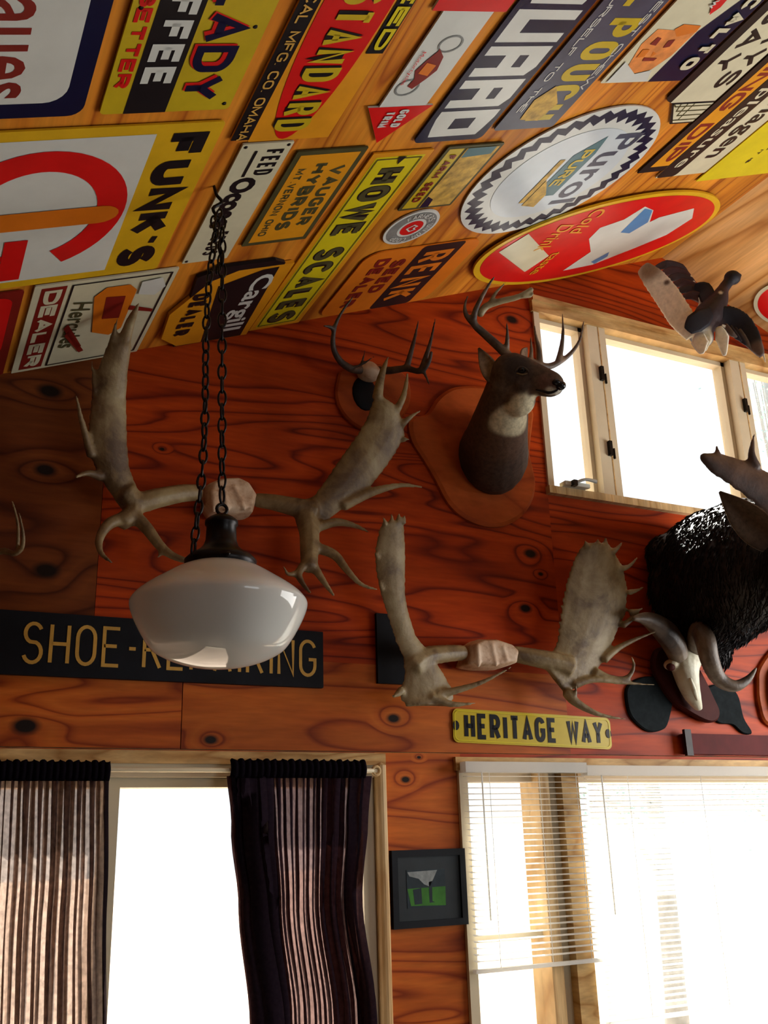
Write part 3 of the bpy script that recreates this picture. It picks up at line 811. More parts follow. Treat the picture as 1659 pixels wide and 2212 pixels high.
# 8 always-say sign
s = csign('slogan_sign', 'cream sign with black border and black capitals beside the ridge', -2.20, 2.195)
s.plate([(0, 0), (.88, 0), (.90, .02), (.915, .06), (1.03, .165), (1.03, .278), (0, .278)], M['black'])
s.shape('face', [[(.0, .045), (.91, .045), (.91, .276), (0, .276)]], M['cream'])
s.text([('S', 'SAY', .46, .065, .30, .085, .018, .35), ('S', 'ALWAYS', .22, .170, .62, .085, .018, .3)], M['black'])
s.shape('chevron_ground', [[(.918, .07), (1.02, .168), (1.02, .276), (.918, .276)]], M['cream'])
s.lines('chevrons', [[(.93+k*.025, .276), (.93+k*.025, .15-k*.0), (.93+k*.025-.0, .09+k*.03), (.918, .07+k*.035)] for k in range(4)], .006, M['olive'])
# 9 three tobacco boards near the ridge
s = csign('chewing_sign', 'orange board with red capitals and black edge near the ridge', -2.20, 2.488)
s.plate(rrect(0, 0, 1.335, .145, .004), M['black']); s.shape('face', [[(0, .04), (1.30, .04), (1.30, .145), (0, .145)]], M['amber'])
s.text([('S', 'CHEWING DIP', .30, .052, .96, .078, .018, .25)], M['dark_red'])
s = csign('snuff_sign', 'black and cream board with flowing script near the ridge', -2.20, 2.64)
s.plate(rrect(0, 0, 1.385, .30, .004), M['cream']); s.shape('black_strip', [rrect(0, 0, 1.385, .115, .02)], M['black'])
s.text([('F', "It's a pleasure", .42, .02, .93, .078, .008)], M['cream'], 'lettering_white')
s.text([('F', 'Copenhagen', .52, .145, .80, .125, .014)], M['black'], 'lettering_black')
s = csign('yellow_board', 'plain yellow board with small red and black print at the ridge', -2.20, 2.955)
s.plate(rrect(0, 0, 1.45, .50, .008), M['lemon']); s.shape('emblem', [ellipse(1.08, .17, .045, .035, 20)], M['orange'])
s.text([('S', 'THE', 1.18, .235, .08, .025, .006), ('S', 'IT IS', 1.25, .195, .09, .022, .005)], M['black'])
# 10 seed sign
s = csign('seed_sign', 'large white seed sign with giant red G and yellow border', -1.312, -.36)
s.plate(rrect(0, 0, .70, .956, .012), M['yellow'])
s.shape('face', [[(.035, .03), (.665, .03), (.665, .785), (.035, .785)]], M['white'])
s.text([('S', "FUNK'S", .035, .812, .622, .112, .034, .22)], M['black'])
cx, cy = .345, .535
s.lines('giant_letter', [arc(cx, cy, .23, .20, 26, 340, 44)], .078, M['red'])
s.shape('giant_letter_bar', [[(.45, .475), (.45, .535), (.652, .535), (.652, .36), (.58, .36), (.58, .475)]], M['red'])
s.shape('corn_ear', [[(.32, .06)]+arc(.36, .71, .040, .05, 180, 0, 8)+[(.40, .06)]], M['orange'])
s.text([('S', 'HYBRID', .08, .08, .54, .12, .03, .22)], M['black'], 'lettering_bottom')
# 11 feed sign
s = csign('feed_sign', 'narrow cream feed sign with swelling black script', -1.212, .677)
s.plate(rrect(0, 0, .592, .153, .004), M['cream'])
s.text([('S', 'FEED', .028, .078, .115, .056, .010), ('S', 'FEEDS', .425, .055, .130, .050, .009, .22), ('F', 'Ocoee', .150, .026, .265, .108, .055)], M['black'])
s.lines('underline', [[(.03, .05), (.145, .05)]], .009, M['black']); s.screws([(.012, .012), (.012, .140), (.58, .012)])
# 12 hybrids sign
s = csign('hybrid_sign', 'amber sign with dark green border and three lines of capitals', -1.163, .86)
s.plate(rrect(0, 0, .482, .233, .004), M['olive']); s.shape('face', [[(.018, .018), (.464, .018), (.464, .215), (.018, .215)]], M['amber'])
s.text([('S', 'VAUGER', .075, .150, .315, .048, .013, .25), ('S', 'HYBRIDS', .06, .082, .345, .050, .014, .25), ('S', 'MT.VERNON OHIO', .08, .034, .345, .028, .006, .3)], M['olive'])
# 13 dealer shield
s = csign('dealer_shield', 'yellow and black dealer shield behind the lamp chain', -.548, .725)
s.plate([(.0, .07), (.02, .03), (.54, .09), (.54, .36), (0, .345), (-.025, .30), (-.025, .09)], M['black'], 'under_plate', .012)  # black plate under the amber panel, showing beyond its outline
s.lay = 13
s.plate([(.262, .0), (.45, .02), (.535, .10), (.542, .392), (.01, .385), (.01, .175), (.06, .09)], M['amber'], 'panel', .0125)
s.shape('black_field', [[(.10, .13), (.535, .20), (.538, .365), (.02, .33), (.025, .27)]], M['black'])
s.text([('F', 'Cargill', .06, .235, .44, .105, .022)], M['white'], 'lettering_white')
s.text([('S', 'DEALER', .135, .055, .31, .062, .018, .3)], M['black'], 'lettering_black')
# 14 dealer sign with tool picture
s = csign('dealer_sign', 'cream dealer sign with maroon strip and red tin picture', -.598, .230)
s.plate(rrect(0, 0, .588, .446, .004), M['cream']); s.shape('strip', [[(.018, .022), (.57, .022), (.57, .098), (.018, .098)]], M['dark_red'])
s.text([('S', 'DEALER', .035, .034, .52, .052, .015, .25)], M['cream'], 'lettering_strip')
s.lines('frame_line', [[(.02, .115), (.568, .115), (.568, .428), (.02, .428), (.02, .115)]], .006, M['black'])
s.text([('F', 'Hercules', .13, .135, .34, .062, .012, .2)], M['olive'], 'lettering_script')
s.shape('tin', [[(.06, .225), (.11, .195), (.36, .235), (.40, .30), (.36, .335), (.10, .33), (.06, .30)]], M['orange'])
s.shape('tin_label', [[(.12, .235), (.27, .25), (.28, .31), (.13, .30)]], M['dark_red'])
s.shape('tools', [[(.27, .14), (.30, .13), (.46, .20), (.45, .215)], [(.32, .15), (.35, .14), (.50, .215), (.49, .23)], [(.20, .33), (.23, .33), (.27, .42), (.25, .42)]], M['dark_red'])
s.shape('cup', [[(.05, .335), (.13, .34), (.15, .40), (.10, .425), (.04, .40)]], M['white'])
# 15 red sign at the left edge
s = csign('red_sign', 'dark red sign with rounded outline at the left edge', -.585, -.30)
s.plate(rrect(0, 0, .57, .502, .01), M['dark_red']); s.shape('face', [rrect(.03, .03, .40, .475, .04)], M['red'])
s.text([('S', 'SEED', .07, .38, .26, .05, .012), ('S', 'CORN', .07, .27, .30, .07, .016)], M['black'])
# 16 scales sign
s = csign('scale_sign', 'long lemon yellow sign with dark olive letters reaching the wall', -1.127, 1.128)
s.plate(rrect(0, 0, 1.112, .222, .004), M['amber']); s.shape('face', [[(.02, .02), (1.09, .02), (1.09, .20), (.02, .20)]], M['lemon'])
s.text([('S', 'HOWE SCALES', .075, .052, .975, .118, .034, .24)], M['black'], 'lettering_edge')
s.text([('S', 'HOWE SCALES', .078, .058, .970, .106, .022, .255)], M['olive'], 'lettering')
s.lines('frame_line', [[(.03, .028), (1.08, .028), (1.08, .19), (.03, .19), (.03, .028)]], .004, M['olive'])
s.shape('notch', [[(.02, .10), (.06, .115), (.02, .13)]], M['black'])
# 17 round badge
s = Sign('badge_sign', 'small round grey badge with white rim and red centre', ceil_m(-.665, 1.53))
s.plate(ellipse(0, 0, .107, .107), M['white']); s.shape('ring', [ellipse(0, 0, .096, .096)], M['grey'])
s.shape('ring_inner', [ellipse(0, 0, .056, .056, 28)], M['white']); s.shape('centre', [ellipse(0, 0, .045, .045, 28)], M['red'])
mb = MB(); z = s.z()
for i, ch in enumerate('FARMERS UNION COOP'):
    if ch == ' ': continue
    a = math.radians(215-i*15); c, sn = math.cos(a), math.sin(a)
    for pl in GL[ch]:
        ribbon(mb, [((.065+p[1]*.022)*c+(p[0]-.28)*.022*sn, (.065+p[1]*.022)*sn-(p[0]-.28)*.022*c) for p in pl], .004, z)
s._p(mb, 'lettering', M['white']); s.lines('heart', [[(-.02, .0), (0, -.022), (.02, .0), (.01, .018), (0, .008), (-.01, .018), (-.02, 0)]], .006, M['white'])
# 18 wheat sign
s = csign('harvest_sign', 'small sign with a golden grain picture and ochre strip', -1.133, 1.40)
s.plate(rrect(0, 0, .345, .225, .006), M['olive']); s.shape('strip', [[(.012, .012), (.333, .012), (.333, .07), (.012, .07)]], M['olive_yellow'])
s.shape('grain_picture', [[(.012, .08), (.333, .08), (.333, .213), (.012, .213)]], M['wheat'])
s.shape('sky_patch', [[(.012, .085), (.06, .085), (.05, .20), (.012, .20)]], M['teal']); s.shape('dark_patch', [[(.27, .085), (.333, .085), (.333, .12), (.29, .115)]], M['navy'])
s.text([('S', 'FARM SEED', .04, .026, .25, .030, .007, .25)], M['dark_red'])
# 19 seed dealer sign
s = csign('seed_dealer_sign', 'orange seed dealer sign with wide black lettered band', -.512, 1.43)
s.plate(rrect(0, 0, .49, .545, .07, 7), M['orange'])
s.shape('band', [rrect(0, .25, .49, .455, .02)], M['black'])
s.text([('S', 'RENK', .05, .275, .38, .150, .026, .30)], M['orange'], 'lettering_band')
s.text([('S', 'SEED', .075, .155, .255, .062, .017), ('S', 'DEALER', .055, .070, .375, .062, .017)], M['dark_red'], 'lettering_lower')
# 20 toothed round sign
s = Sign('toothed_round_sign', 'large round pale sign with dark toothed ring and blue-grey letters', ceil_m(-.91, 2.04))
R0 = .376
s.plate(ellipse(0, 0, R0, R0, 64), M['white'])
nt_ = 36
mb = MB(); z = s.z(); vs = []
for i in range(nt_*2):
    a = math.pi*i/nt_
    ro, ri = (R0*.965, R0*.86) if i % 2 == 0 else (R0*.90, R0*.77)
    vs.append((ro*math.cos(a), ro*math.sin(a), z)); vs.append((ri*math.cos(a), ri*math.sin(a), z))
n2 = nt_*2
mb.add(vs, [(2*i, 2*i+1, 2*((i+1) % n2)+1, 2*((i+1) % n2)) for i in range(n2)]); s._p(mb, 'toothed_ring', M['navy'])
s.shape('face', [ellipse(0, 0, R0*.70, R0*.70, 48)], M['silver'])
s.text([('F', 'Purol', -.225, .10, .45, .13, .018)], M['slate'])
s.shape('arrow', [[(-.22, .05), (-.12, .075), (.13, .075), (.13, -.03), (-.12, -.03)]], M['teal']); s.shape('arrow_tail', [[(.02, -.045), (.18, -.045), (.20, .03), (.12, .03)], [(-.10, -.075), (.16, -.075), (.16, -.05), (-.10, -.05)]], M['wheat'])
s.text([('S', 'PURE', -.15, -.005, .22, .055, .012)], M['olive_yellow'], 'lettering_arrow')
# 21 big red oval
s = Sign('red_oval_sign', 'big red oval sign with yellow rim, cream script and white figure', ceil_m(-.362, 2.746, .012))
A_, B_ = .350, .700
s.plate(ellipse(0, 0, A_, B_, 72), M['yellow'], 'panel', .010); s.lay = 9
s.shape('face', [ellipse(0, 0, A_*.93, B_*.955, 72)], M['red'])
s.pix('white_figure', [[(1214, 580), (1274, 539), (1270, 511), (1294, 487), (1346, 469), (1391, 441), (1409, 449), (1401, 475), (1421, 465), (1497, 445), (1493, 467), (1437, 503), (1369, 531), (1318, 551), (1278, 567)]], M['white'])
s.pix('blue_patch', [[(1338, 497), (1391, 445), (1407, 449), (1397, 475), (1357, 499)], [(1274, 561), (1314, 539), (1310, 549), (1282, 565)]], M['blue'])
s.pix('pale_panel', [[(1075, 539), (1139, 499), (1183, 547), (1131, 582)]], M['cream'])
q0 = s.loc(1190, 512); q1 = s.loc(1250, 482); q2 = s.loc(1165, 570)
s.text([('F', 'Drink', q0[0]-.12, q0[1]-.045, .22, .085, .010, .25), ('F', 'Cold', q1[0]-.12, q1[1]-.02, .20, .085, .010, .25), ('F', 'taste', q2[0]-.12, q2[1]-.02, .20, .05, .008)], M['amber'])
# 22 disc on the right slope
p = ceil_right(1700, 655)
n = V((-math.sin(AA), 0, -math.cos(AA))); ey = V((math.cos(AA), 0, -math.sin(AA))); ex = V((0, 1, 0)); n = V((-math.sin(AA), 0, -math.cos(AA)))
ex = ey.cross(n); p = p+n*.004
s = Sign('red_disc_sign', 'red disc sign with pale rim at the right edge of the ceiling', Matrix(((ex.x, ey.x, n.x, p.x), (ex.y, ey.y, n.y, p.y), (ex.z, ey.z, n.z, p.z), (0, 0, 0, 1))))
s.plate(ellipse(0, 0, .16, .16), M['cream']); s.shape('face', [ellipse(0, 0, .14, .14)], M['red'])

# ---- signs on the wall
a, b = at(0, 1323.5), at(694, 1366)
s = Sign('shoe_repair_sign', 'long black board with gold hand-painted capitals behind the lamp', wall_m(-.10, 2.203))
s.plate(rrect(0, 0, 1.441, .200, .003), M['board'], 'panel', .018); s.lay = 23
x_s = at(45, 1400).x+.10; x_e = at(678, 1420).x+.10
s.text([('S', 'SHOE-REPAIRING', x_s, .036, x_e-x_s, .132, .0115, .28)], M['gold'])
s = Sign('street_sign', 'yellow street name sign with black capitals above the blinds', wall_m(1.866, 2.026, .004, math.radians(-1.3)))
w = .735; h = .125
s.plate(rrect(0, 0, w, h, .022), M['olive_yellow'], 'panel', .004)
s.text([('S', 'HERITAGE WAY', .048, .015, .635, .096, .0175, .24)], M['black'])
s.shape('fastener', [ellipse(.012, .062, .014, .018, 12), ellipse(w-.014, .062, .014, .018, 12)], M['iron'])
s.lines('frame_line', [rrect(.008, .008, w-.008, h-.008, .018)+[(w-.008-.018, .008)]], .003, M['lemon'])

# ================================================================== PENDANT LAMP
LY = -1.02
lc = at(474, 1306, LY)                 # centre of the shade
def ppm(p):                            # pixels per metre at a point
    return FPX/((V(p)-CAM).dot(FW))
k_ = 1/ppm(lc)
hook = at(474, 425, LY)
top_z = None
lampo = empty('pendant_lamp', lc, 'opal glass schoolhouse pendant lamp with black fitter hanging on chains', 'lamp')
R_ = 190*k_
prof = []
ztop = 128*k_; zbot = -108*k_
raw = [(70, 84), (95, 73), (125, 55), (155, 36), (175, 21), (186, 9), (190, 0), (188, -12), (181, -30), (171, -50), (158, -72), (145, -90), (130, -102), (100, -116), (65, -126), (30, -131), (8, -132)]
pr = [(a*k_, b*k_*1.03) for a, b in raw]; ztop = pr[0][1]; R_ = 190*k_
def smooth_prof(p, n=4):
    out = []
    for i in range(len(p)-1):
        p0, p1, p2, p3 = p[max(i-1, 0)], p[i], p[i+1], p[min(i+2, len(p)-1)]
        for k in range(n):
            t = k/n
            out.append(tuple(.5*(2*p1[j]+(p2[j]-p0[j])*t+(2*p0[j]-5*p1[j]+4*p2[j]-p3[j])*t*t+(3*p1[j]-p0[j]-3*p2[j]+p3[j])*t**3) for j in (0, 1)))
    out.append(p[-1]); return out
MB().lathe(smooth_prof(pr)[::-1], lc, 56).build('shade', M['opal'], lampo, True)
ft = [(r*R_, ztop+z) for r, z in ((.36, -.016), (.41, .002), (.415, .012), (.36, .024), (.26, .036), (.205, .048), (.18, .062), (.172, .098), (.192, .103), (.192, .112), (.15, .120), (.10, .126), (.04, .131))]
fit = MB().lathe(ft, lc, 40).build('fitter', M['iron'], lampo, True)
for k in range(3):
    a = 2.1*k+.4; c = lc+V((math.cos(a)*.36*R_, math.sin(a)*.36*R_, ztop+.004))
    MB().sweep([c, c+V((math.cos(a), math.sin(a), 0))*.022], [.005, .005], seg=8, sub=1).build('thumb_screw', M['iron'], fit, True)
ftop = lc+V((0, 0, ft[-1][1]))
MB().torus(ftop+V((0, 0, .012)), .013, .0045, V((1, 0, 0)), V((0, 0, 1))).build('loop', M['iron'], fit, True)
def chain(name, a, b, sag, link_len, wire, label=None):
    """oval links along the way from a to b, each turned a quarter from its neighbour"""
    pts = []; n = 80
    for i in range(n+1):
        t = i/n; p = a.lerp(b, t)+sag(t); pts.append(p)
    cum = [0]
    for i in range(n): cum.append(cum[-1]+(pts[i+1]-pts[i]).length)
    step = link_len*.76; m = int(cum[-1]/step)
    l0 = V((0, 0, 1))
    mesh = None; outs = []
    for k in range(m):
        s_ = (k+.5)*cum[-1]/m; i = max(j for j in range(n) if cum[j] <= s_); t = (s_-cum[i])/max(1e-9, cum[i+1]-cum[i])
        p = pts[i].lerp(pts[i+1], t); d = (pts[i+1]-pts[i]).normalized()
        if mesh is None:
            mb = MB().torus((0, 0, 0), link_len*.205, wire, V((1, 0, 0)), V((0, 0, 1)), 2.25, 14, 6)
            o = mb.build('chain_link', M['iron'], None, True); mesh = o.data
        else:
            o = link('chain_link', mesh)
        q = d.to_track_quat('Z', 'Y').to_matrix().to_4x4()
        o.matrix_world = Matrix.Translation(p) @ q @ Matrix.Rotation(math.radians(38 if k % 2 else -50)+k*.05, 4, 'Z')
        M4 = o.matrix_world.copy(); o.parent = lampo; o.matrix_parent_inverse = lampo.matrix_basis.inverted(); o.matrix_basis = M4
        outs.append(o)
hz = Z0+K*hook.x
hk = V((ftop.x, LY, Z0+K*ftop.x))
hookp = at(470, 428, LY)
hookp = V((hookp.x, LY, Z0+K*hookp.x))
cp = V((hookp.x, LY, hookp.z-.03))
MB().sweep([V((hookp.x-.012, LY, hookp.z)), V((hookp.x-.004, LY, hookp.z-.03)), V((hookp.x+.012, LY, hookp.z-.05)), V((hookp.x-.012, LY, hookp.z-.078)), V((hookp.x+.006, LY, hookp.z-.105))], [.004, .0045, .005, .005, .004], seg=8).build('ceiling_hook', M['iron'], lampo, True)
top = V((hookp.x+.008, LY, hookp.z-.095))
chain('chain_link', ftop+V((0, 0, .03)), top+V((.006, 0, 0)), lambda t: V((.0, 0, 0)), .048, .0032)
le = at(413, 1200, LY-.03)
chain('chain_link', le, top+V((-.008, -.012, .0)), lambda t: V((-.004*math.sin(math.pi*t)+.010*math.sin(2*math.pi*t), -.012, 0)), .044, .0032)
# knotted spare chain just under the hook
chain('chain_link', top+V((.0, .012, -.17)), top+V((-.004, .012, .0)), lambda t: V((.010*math.sin(5*t), 0, 0)), .038, .0032)
MB().sweep([le, le.lerp(lc+V((0, 0, ztop)), .25)+V((0, 0, -.01)), lc+V((-.36*R_, -.02, ztop+.0))], [.0035]*3, seg=6).build('chain_end', M['iron'], lampo, True)

# ================================================================== ANTLERS
def pts3(lst, y):                       # (px, py[, depth]) -> 3D
    out = []
    for q in lst:
        out.append(at(q[0], q[1], q[2] if len(q) > 2 else y))
    return out
def tine(mb, lst, r0, r1=.003, y=-.1, seg=8, flat=1.0):
    P = pts3(lst, y); n = len(P)
    r = [r0+(r1-r0)*(i/(n-1))**1.1 for i in range(n)]
    mb.sweep(P, r, [x*flat for x in r], None if flat == 1 else V((0, -1, 0)), seg)
def palm(mb, rows, th, nrm=(0, -1, 0)):
    """rows: (left px, left py, right px, right py, depth) up the palm"""
    L = [at(r[0], r[1], r[4]) for r in rows]; R = [at(r[2], r[3], r[4]+(r[5] if len(r) > 5 else 0)) for r in rows]
    n = len(rows); seg = 14; vs = []
    for i in range(n):
        c = (L[i]+R[i])/2; w = (R[i]-L[i])/2
        t = (L[min(i+1, n-1)]+R[min(i+1, n-1)]-L[max(i-1, 0)]-R[max(i-1, 0)]).normalized()
        h = w.cross(t).normalized()
        for k in range(seg):
            a = 2*math.pi*k/seg
            ca, sa = math.cos(a), math.sin(a)
            vs.append(c+w*ca+h*(th*sa*(1-.25*ca*ca))-h*(w.length*.16*ca*ca))
    fs = [(i*seg+k, i*seg+(k+1) % seg, (i+1)*seg+(k+1) % seg, (i+1)*seg+k) for i in range(n-1) for k in range(seg)]
    fs += [tuple(range(seg-1, -1, -1)), tuple(range((n-1)*seg, n*seg))]
    mb.add(vs, fs)

# ---- upper moose rack
rootA = empty('moose_antlers', at(497, 1078, 0), 'wide palmate moose antlers with tan skull plate hung behind the lamp', 'antlers')
def bone_plate(outline, ya, yb, parent, ridges):
    sk = MB(); P = [at(x, y_, (ya+yb)/2) for x, y_ in outline]; c = sum(P, V((0, 0, 0)))/len(P)
    vs = []; n = len(P)
    for k, yy in ((.9, ya), (1.0, ya+(yb-ya)*.4), (.96, ya+(yb-ya)*.8), (.80, yb)):
        vs += [V((c.x+(q.x-c.x)*k, yy, c.z+(q.z-c.z)*k)) for q in P]
    fs = [tuple(range(n)), tuple(range(4*n-1, 3*n-1, -1))]
    for j in range(3): fs += [(j*n+i, j*n+(i+1) % n, (j+1)*n+(i+1) % n, (j+1)*n+i) for i in range(n)]
    sk.add(vs, fs)
    for a, b in ridges: sk.sweep([at(a[0], a[1], yb+.006), at(b[0], b[1], yb+.002)], [.012, .008], seg=8, sub=1)
    return sk.fuse('skull_plate', M['skullplate'], parent, .006, 3)
bone_plate([(440, 1052), (470, 1040), (508, 1038), (532, 1050), (550, 1078), (540, 1116), (500, 1118), (452, 1114), (438, 1090)], -.008, -.14, rootA, [((505, 1052), (528, 1100)), ((480, 1050), (492, 1105)), ((460, 1060), (462, 1105))])
g = MB(); y = -.15
palm(g, [(262, 1100, 330, 1080, -.16), (212, 1030, 300, 1060, -.18), (195, 985, 282, 1010, -.20), (190, 925, 277, 945, -.22), (198, 850, 275, 862, -.25), (210, 800, 278, 808, -.29), (232, 742, 285, 752, -.34), (243, 722, 284, 728, -.36)], .018)
tine(g, [(427, 1064, -.10), (390, 1066, -.13), (340, 1076, -.15), (295, 1085, -.16), (270, 1060, -.17)], .030, .040)
tine(g, [(268, 738, -.35), (280, 700, -.39), (292, 672, -.43), (300, 655, -.45)], .022, .004)
tine(g, [(243, 738, -.35), (248, 710, -.37), (254, 686, -.39)], .012, .003)
tine(g, [(205, 850, -.25), (201, 812, -.27), (198, 775, -.29)], .010, .003)
tine(g, [(197, 985, -.20), (186, 945, -.22), (173, 895, -.25), (165, 855, -.27)], .016, .005)
tine(g, [(218, 1030, -.18), (190, 1022, -.20), (162, 1031, -.22)], .017, .005)
tine(g, [(290, 1085, -.16), (285, 1110, -.165), (262, 1128, -.18)], .036, .030)
tine(g, [(272, 1120, -.17), (238, 1130, -.19), (216, 1160, -.21), (217, 1192, -.23), (242, 1216, -.25)], .024, .005)
tine(g, [(292, 1115, -.17), (318, 1142, -.19), (345, 1178, -.21), (372, 1200, -.23), (405, 1212, -.25)], .024, .010)
tine(g, [(352, 1188, -.21), (340, 1205, -.22)], .012, .004)
g.fuse('antler', M['antler'], rootA, .0065, 3)
g = MB()
palm(g, [(640, 1082, 690, 1140, -.14), (678, 1072, 752, 1092, -.16), (708, 1030, 795, 1062, -.18), (738, 986, 828, 1022, -.20), (768, 945, 858, 980, -.22), (790, 910, 879, 940, -.24), (803, 875, 872, 908, -.26), (812, 850, 860, 880, -.27)], .018)
tine(g, [(552, 1080, -.10), (590, 1085, -.12), (640, 1096, -.14), (680, 1105, -.15)], .026, .042)
tine(g, [(815, 860, -.265), (822, 820, -.28), (831, 790, -.29), (839, 771, -.30)], .022, .004)
tine(g, [(858, 885, -.27), (872, 855, -.285), (878, 825, -.295), (880, 805, -.30)], .016, .004)
tine(g, [(868, 918, -.25), (888, 900, -.27), (910, 886, -.29)], .015, .003)
tine(g, [(870, 950, -.23), (884, 948, -.24)], .012, .004)
tine(g, [(740, 1092, -.16), (790, 1068, -.18), (830, 1055, -.20), (870, 1048, -.215), (914, 1052, -.23)], .024, .004)
tine(g, [(660, 1115, -.145), (668, 1150, -.16), (668, 1190, -.18), (668, 1228, -.20)], .042, .030)
tine(g, [(672, 1215, -.195), (695, 1250, -.215), (722, 1288, -.235)], .020, .005)
tine(g, [(662, 1215, -.195), (645, 1238, -.215), (655, 1262, -.23), (672, 1282, -.245)], .018, .005)
tine(g, [(640, 1238, -.215), (622, 1240, -.225), (612, 1222, -.235)], .012, .003)
tine(g, [(680, 1140, -.155), (725, 1128, -.175), (765, 1135, -.19), (796, 1149, -.205)], .022, .004)
tine(g, [(680, 1182, -.175), (722, 1198, -.195), (750, 1232, -.215), (780, 1262, -.235), (819, 1275, -.25)], .022, .004)
g.fuse('antler', M['antler'], rootA, .0065, 3)

# ---- lower moose rack
rootB = empty('moose_antlers', at(1052, 1415, 0), 'pale moose antlers with broad toothed palms above the yellow street sign', 'antlers')
bone_plate([(1000, 1396), (1020, 1384), (1060, 1384), (1096, 1396), (1112, 1412), (1106, 1436), (1070, 1447), (1030, 1446), (996, 1440), (1004, 1418)], -.008, -.14, rootB, [((1030, 1392), (1034, 1440)), ((1060, 1390), (1072, 1438)), ((1085, 1398), (1095, 1430))])
g = MB()
palm(g, [(880, 1524, 972, 1524, -.15), (866, 1506, 988, 1506, -.145), (868, 1485, 982, 1486, -.145), (876, 1455, 960, 1450, -.15), (872, 1420, 926, 1404, -.16), (856, 1385, 900, 1372, -.17), (838, 1330, 884, 1320, -.19), (822, 1280, 878, 1284, -.21), (812, 1230, 879, 1235, -.23), (812, 1185, 879, 1185, -.25), (820, 1145, 876, 1140, -.27), (828, 1128, 872, 1126, -.28)], .014)
tine(g, [(1000, 1410, -.10), (960, 1412, -.12), (915, 1420, -.14), (890, 1440, -.145)], .030, .042)
for a, b in ((( 832, 1132), (829, 1116)), ((846, 1130), (847, 1110)), ((860, 1128), (862, 1106)), ((872, 1130), (874, 1112))):
    tine(g, [(a[0], a[1], -.28), (b[0], b[1], -.29)], .010, .004)
tine(g, [(816, 1205, -.24), (809, 1190, -.25)], .009, .003); tine(g, [(826, 1275, -.215), (819, 1258, -.225)], .008, .003)
tine(g, [(868, 1490, -.145), (858, 1500, -.15), (847, 1505, -.16)], .018, .004)
tine(g, [(930, 1505, -.15), (975, 1521, -.17), (1027, 1519, -.19)], .020, .004)
tine(g, [(945, 1500, -.15), (990, 1490, -.17), (1045, 1472, -.20), (1105, 1441, -.23)], .018, .004)
g.fuse('antler', M['antler_pale'], rootB, .0065, 3)
g = MB()
palm(g, [(1160, 1420, 1225, 1500, -.13), (1195, 1408, 1275, 1475, -.14), (1207, 1390, 1318, 1420, -.155), (1212, 1350, 1340, 1370, -.175), (1219, 1305, 1362, 1325, -.195), (1229, 1255, 1366, 1275, -.215), (1243, 1210, 1354, 1225, -.235), (1257, 1182, 1330, 1190, -.25), (1268, 1172, 1318, 1174, -.255)], .014)
tine(g, [(1108, 1412, -.10), (1150, 1420, -.12), (1200, 1430, -.135), (1230, 1440, -.14)], .032, .045)
for l in ([(1268, 1180, -.25), (1264, 1168, -.26)], [(1290, 1178, -.25), (1292, 1164, -.262)], [(1308, 1180, -.25), (1308, 1160, -.265)],
          [(1325, 1192, -.25), (1334, 1184, -.262), (1344, 1172, -.275)], [(1346, 1228, -.235), (1360, 1222, -.25), (1378, 1203, -.27)],
          [(1358, 1280, -.215), (1374, 1276, -.23), (1391, 1268, -.25)], [(1360, 1322, -.195), (1374, 1320, -.21), (1388, 1314, -.22)]):
    tine(g, l, .014, .004)
tine(g, [(1345, 1352, -.18), (1375, 1332, -.20), (1405, 1335, -.22), (1428, 1345, -.235)], .014, .004)
tine(g, [(1305, 1425, -.155), (1335, 1400, -.17), (1375, 1380, -.19), (1418, 1364, -.21)], .018, .004)
tine(g, [(1285, 1450, -.145), (1320, 1466, -.165), (1355, 1464, -.185), (1369, 1440, -.20), (1364, 1418, -.21)], .018, .004)
tine(g, [(1240, 1480, -.135), (1280, 1468, -.155), (1340, 1474, -.18), (1415, 1480, -.21)], .018, .004)
tine(g, [(1225, 1495, -.13), (1238, 1512, -.145), (1265, 1530, -.16), (1300, 1545, -.18), (1352, 1554, -.20)], .024, .004)
tine(g, [(1240, 1512, -.145), (1243, 1495, -.16), (1245, 1477, -.175)], .012, .003)
g.fuse('antler', M['antler_pale'], rootB, .0065, 3)
# thin flat black rectangle beside it
a, b = at(809, 1326), at(880, 1480)
tag(MB().box(a.x, b.x, -.016, -.001, b.z, a.z).build('dark_rectangle', M['board']), 'small flat black rectangle on the wall behind the left palm of pale antlers', 'board')

# ---- antler tip at the left edge
rootC = empty('deer_antler', at(-20, 1190, 0), 'thin pale deer antler tines at the dark left edge of the wall', 'antlers')
g = MB()
tine(g, [(-60, 1195, -.04), (-20, 1196, -.08), (8, 1190, -.12), (32, 1196, -.15), (48, 1182, -.17), (50, 1155, -.19), (46, 1130, -.20), (41, 1107, -.21)], .013, .003)
tine(g, [(38, 1190, -.15), (39, 1140, -.17), (33, 1105, -.18), (26, 1082, -.19)], .007, .003)
g.fuse('antler', M['antler'], rootC, .004, 2)
MB().prism([(at(-60, 1195).x+x, 0, at(-60, 1195).z+z) for x, z in rrect(-.07, -.09, .03, .09, .03)], (0, -.02, 0)).build('plaque', M['plaque'], rootC)

